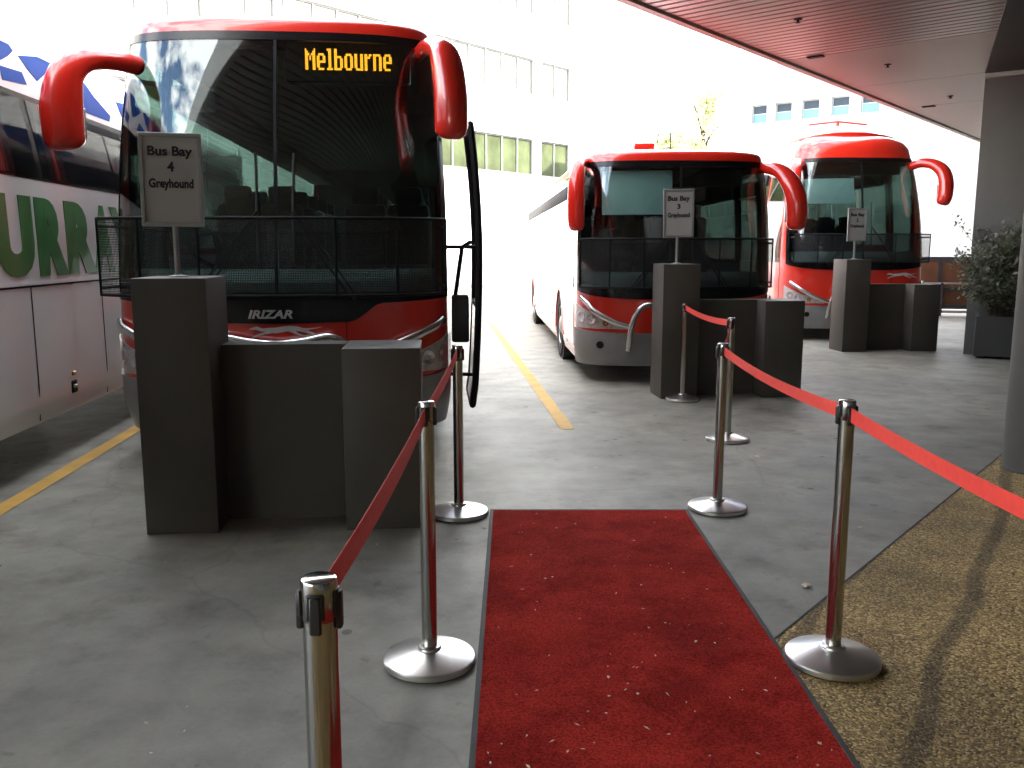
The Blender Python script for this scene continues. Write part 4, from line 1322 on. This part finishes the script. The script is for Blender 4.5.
def shrub():
    rnd = random.Random(5)
    ctr = pb.matrix_world if False else Matrix.Translation((bp_.x, bp_.y, 0)) @ Matrix.Rotation(R(-30), 4, 'Z')
    base = ctr @ Vector((0.31, 0.31, 0.572))
    t = thing('shrub', 'loose grey-green leafy shrub growing in the charcoal planter box', 'shrub', base)
    stems, pts = [], []
    for k in range(80):
        a = rnd.uniform(0, 6.28); sp = rnd.uniform(0.05, 0.66) ; hh = rnd.uniform(0.45, 1.35) * (1.15 - 0.6 * sp)
        if k == 0: a, sp, hh = 2.6, 0.70, 1.52
        if k == 1: a, sp, hh = 3.3, 0.85, 1.02
        if k == 2: a, sp, hh = 3.3, 0.75, 0.92
        if k == 3: a, sp, hh = 0.2, 0.75, 1.25
        if k == 4: a, sp, hh = 0.1, 0.55, 1.40
        p0 = Vector((0.12 * math.cos(a), 0.12 * math.sin(a), 0)); p2 = Vector((sp * math.cos(a), sp * math.sin(a), hh))
        p1 = (p0 + p2) / 2 + Vector((-0.12 * math.cos(a), -0.12 * math.sin(a), 0.12))
        path = smooth_path([p0, p1, p2], 6)
        stems.append(tube(path, [0.008 - 0.0055 * i / (len(path) - 1) for i in range(len(path))], 5))
        lead = k < 5
        for q in range(36 if lead else 85):
            f = rnd.uniform(0.30, 1.0) if not lead else rnd.uniform(0.45, 1.0)
            i = min(len(path) - 2, int(f * (len(path) - 1)))
            c = Vector(path[i]).lerp(Vector(path[i + 1]), rnd.random())
            s = 0.035 if lead else 0.085
            pts.append(c + Vector((rnd.gauss(0, s), rnd.gauss(0, s), rnd.gauss(0, s))))
    obj('stem', join(*stems), M['bark'], t, 50)
    leaf_obj('foliage', leaf_cards(pts, 0.07, rnd), M['leaf'], t)
shrub()

# ------------------------------------------------------------------ background buildings
def facade():
    """long white building parallel to the canopy, across the yard"""
    D0 = 38 * Q
    t = thing('office_building', 'long white office building with strips of greenish windows across the yard', 'building', edge(38 * Q, D0), ROT45)
    # local x along, y away; wall built as bands so that windows are real recesses
    X0, X1 = -46.0, 15.5
    rows_w = [(5.1, 6.8), (8.82, 10.46), (12.45, 14.15)]
    groups = []
    x = 9.56
    groups = [(7.20, 9.55), (0.0, 6.66), (-7.2, -0.6), (-10.0, -7.75), (-17.2, -10.55), (-24.4, -17.8), (-31.6, -25.0)]
    zlev = [0.0]
    for a, b in rows_w: zlev += [a, b]
    zlev.append(16.0)
    wall_parts = []
    for i in range(0, len(zlev) - 1, 2):
        wall_parts.append(box(X0, X1, 0, 8, zlev[i], zlev[i + 1]))
    for (a, b) in rows_w:
        wall_parts.append(box(X0, X1, 0.45, 7.9, a - 0.001, b + 0.001))
        xs = sorted([v for g_ in groups for v in g_])
        gaps = [(X0, xs[0])] + [(xs[i], xs[i + 1]) for i in range(1, len(xs) - 1, 2)] + [(xs[-1], X1)]
        for g0, g1 in gaps:
            wall_parts.append(box(g0, g1, 0.002, 0.5, a - 0.002, b + 0.002))
    obj('wall', join(*wall_parts), M['facade'], t)
    obj('parapet', box(X0 - 0.1, X1 + 0.1, -0.12, 8.1, 16.0, 16.35), M['facade'], t)
    for (za, zb_) in rows_w:
        for (ga, gb) in groups:
            n = max(2, int(round((gb - ga) / 1.18)))
            f = obj('window', join(box(ga + 0.01, gb - 0.01, 0.10, 0.2, zb_ - 0.07, zb_ - 0.004), box(ga + 0.01, gb - 0.01, 0.10, 0.2, za + 0.004, za + 0.07),
                                   *[box(ga + (gb - ga - 0.08) * i / n + 0.01, ga + (gb - ga - 0.08) * i / n + 0.07, 0.10, 0.2, za + 0.071, zb_ - 0.071) for i in range(n + 1)]), M['win_frame'], t)
            for i in range(n):
                p0 = ga + (gb - ga - 0.08) * i / n + 0.071; p1 = ga + (gb - ga - 0.08) * (i + 1) / n + 0.009
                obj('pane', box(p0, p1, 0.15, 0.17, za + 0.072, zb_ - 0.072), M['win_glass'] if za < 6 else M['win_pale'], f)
facade()

def end_wall():
    """white building closing the yard on the right"""
    t = thing('white_building', 'white building with a row of small blue windows behind the domed coach', 'building', (30, 30, 0), R(135))
    X0, X1 = -8.0, 21.2
    T = 10.6
    zs = (7.85, 8.72)
    wins = [(13.75, 14.6), (15.13, 15.98), (16.55, 17.4), (17.92, 18.76), (19.2, 19.98)]
    wall = [box(X0, X1, -7, 0, 0, zs[0]), box(X0, X1, -7, 0, zs[1], T)]
    xs = [X0] + [v for a in wins for v in a] + [X1]
    for i in range(0, len(xs), 2): wall.append(box(xs[i], xs[i + 1], -6.9, -0.002, zs[0] - 0.002, zs[1] + 0.002))
    wall.append(box(X0, X1, -6.8, -0.4, zs[0] - 0.001, zs[1] + 0.001))
    obj('wall', join(*wall), M['white_wall'], t)
    for z in (6.25, 6.47):
        obj('wall_joint', box(X0, 13.4, 0.002, 0.006, z, z + 0.02), M['win_frame'], t)
    for a, b in wins:
        f = obj('window', join(box(a + 0.01, b - 0.01, -0.2, -0.1, zs[1] - 0.05, zs[1] - 0.004), box(a + 0.01, b - 0.01, -0.2, -0.1, 8.26, 8.30), box(a + 0.01, a + 0.05, -0.2, -0.1, zs[0], zs[1] - 0.051), box(b - 0.05, b - 0.01, -0.2, -0.1, zs[0], zs[1] - 0.051)), M['sign_frame'], t)
        obj('pane', box(a + 0.05, b - 0.05, -0.16, -0.14, 8.301, zs[1] - 0.051), M['win_blue'], f)
        obj('lower_pane', box(a + 0.05, b - 0.05, -0.16, -0.14, zs[0] + 0.002, 8.259), M['win_cyan'], f)
end_wall()

# gate and low fence to the right of the domed coach
gp = Vector((10.3, 21.0, 0))
gt = thing('yard_gate', 'dark steel gate with rust brown panels beside the domed coach', 'gate', gp, R(-18))
GH = 1.42
for k in range(4):
    x0 = k * 0.98
    fr = join(box(x0, x0 + 0.07, 0, 0.08, 0.10, GH), box(x0 + 0.071, x0 + 0.98, 0.01, 0.07, GH - 0.10, GH - 0.001), box(x0 + 0.071, x0 + 0.98, 0.01, 0.07, 0.16, 0.26), box(x0 + 0.071, x0 + 0.98, 0.012, 0.068, 0.60, 0.68))
    f = obj('gate_frame', fr, M['gate_steel'], gt)
    obj('panel', box(x0 + 0.072, x0 + 0.978, 0.03, 0.05, 0.681, GH - 0.101), M['rust'], f)
    obj('panel', box(x0 + 0.072, x0 + 0.978, 0.03, 0.05, 0.261, 0.599), M['rust'], f)
obj('rail', tube([(0.0, -0.10, 0.10), (3.9, -0.10, 0.10)], 0.03, 8), M['sign_frame'], gt)
obj('rail', tube([(0.0, -0.10, 0.78), (3.9, -0.10, 0.78)], 0.025, 8), M['sign_frame'], gt)
for xx in (0.2, 2.0, 3.7):
    obj('rail_post', box(xx, xx + 0.06, -0.14, -0.005, 0.0, 0.80), M['gate_steel'], gt)

# ------------------------------------------------------------------ tree beyond the yard
def tree(loc, H, spread, lab, seed, n=2600, m='leaf_yellow'):
    rnd = random.Random(seed)
    t = thing('tree', lab, 'tree', loc, 0, 'trees beyond the yard')
    trunk = [tube(smooth_path([(0, 0, 0), (0.1, 0.05, H * 0.3), (-0.05, 0.1, H * 0.62), (0.05, 0, H * 0.93)], 5), [0.26 - 0.014 * i for i in range(16)], 8)]
    cl = []
    for k in range(16):
        a = rnd.uniform(0, 6.28); z0 = rnd.uniform(0.35, 0.75) * H; ln = spread * rnd.uniform(0.5, 1.0) * (1.2 - z0 / H)
        p0 = Vector((0, 0, z0)); p2 = Vector((ln * math.cos(a), ln * math.sin(a), z0 + rnd.uniform(0.08, 0.25) * H))
        pa = smooth_path([p0, (p0 + p2) / 2 + Vector((0, 0, 0.3)), p2], 4)
        trunk.append(tube(pa, [0.07 - 0.006 * i for i in range(len(pa))], 5))
        cl += [(p2, rnd.uniform(0.4, 0.9)), ((p0 + p2) / 2, rnd.uniform(0.3, 0.7))]
    for k in range(8): cl.append((Vector((rnd.gauss(0, 0.4), rnd.gauss(0, 0.4), H * rnd.uniform(0.8, 1.0))), rnd.uniform(0.4, 0.8)))
    pts = []
    for k in range(n):
        c, r = rnd.choice(cl)
        pts.append(c + Vector((rnd.gauss(0, r * 0.55), rnd.gauss(0, r * 0.55), rnd.gauss(0, r * 0.45))))
    obj('trunk', join(*trunk), M['bark'], t, 50)
    leaf_obj('crown', leaf_cards(pts, 0.30, rnd), M[m], t)
tree((15.4, 50.5, 0), 10.8, 3.4, 'tall yellow-green tree rising beyond the coaches', 3)
tree((12.9, 51.5, 0), 8.9, 3.2, 'lower yellow-green tree next to the tall one beyond the coaches', 11)

# ------------------------------------------------------------------ petals and leaf litter
def litter():
    rnd = random.Random(21)
    V, F = [], []
    def bit(p, s, asp, z):
        a = rnd.uniform(0, 6.28)
        d = Vector((math.cos(a), math.sin(a), 0)); e_ = Vector((-d.y, d.x, 0)) * asp
        k = len(V)
        h = s * 0.15
        V.extend([p + d * s, p + e_ * s + Vector((0, 0, h)), p - d * s * 0.9 + Vector((0, 0, h * 0.5)), p - e_ * s * 0.8, p + Vector((0, 0, h * 1.6))])
        F.extend([(k, k + 1, k + 4), (k + 1, k + 2, k + 4), (k + 2, k + 3, k + 4), (k + 3, k, k + 4)])
    for i in range(120):
        x, y = rnd.uniform(-0.08, 1.03), 1.9 + 3.2 * rnd.random() ** 1.6
        bit(cw(x, y, 0.0175), rnd.uniform(0.004, 0.0105), rnd.uniform(0.3, 0.8), 0)
    for x, y, s, asp in ((0.36, 3.05, 0.013, 0.55), (0.09, 2.95, 0.010, 0.5), (0.22, 2.72, 0.014, 0.35), (0.56, 2.92, 0.020, 0.18), (0.13, 2.62, 0.016, 0.3), (0.05, 2.48, 0.014, 0.35), (0.75, 3.35, 0.012, 0.6),
                         (0.05, 3.9, 0.012, 0.4), (0.78, 2.55, 0.010, 0.5), (0.92, 2.95, 0.010, 0.5), (0.45, 2.70, 0.016, 0.16)):
        bit(cw(x, y, 0.0185), s, asp, 0)
    for i in range(150):
        x, y = rnd.uniform(1.15, 3.4), rnd.uniform(2.3, 6.2)
        bit(cw(x, y, 0.0075), rnd.uniform(0.003, 0.010), rnd.uniform(0.2, 0.7), 0)
    for i in range(120):
        x, y = rnd.uniform(-2.2, 3.5), rnd.uniform(2.4, 9.5)
        if -0.15 < x < 1.1 and y < 5.2: continue
        bit(cw(x, y, 0.0075), rnd.uniform(0.003, 0.011), rnd.uniform(0.2, 0.7), 0)
    for x, y, s, asp in ((1.41, 3.98, 0.035, 0.8), (1.62, 3.42, 0.035, 0.16), (2.02, 4.85, 0.03, 0.45), (1.42, 3.25, 0.03, 0.15), (1.9, 6.6, 0.04, 0.4), (2.6, 4.2, 0.03, 0.12)):
        bit(cw(x, y, 0.0080), s, asp, 0)
    me = bpy.data.meshes.new('leaf_litter')
    me.from_pydata([tuple(v) for v in V], [], F)
    o = obj('leaf_litter', me, M['litter'])
    tag(o, 'scattered dry petals and leaf scraps on carpet and paving', 'leaf litter')
    o['kind'] = 'stuff'
litter()
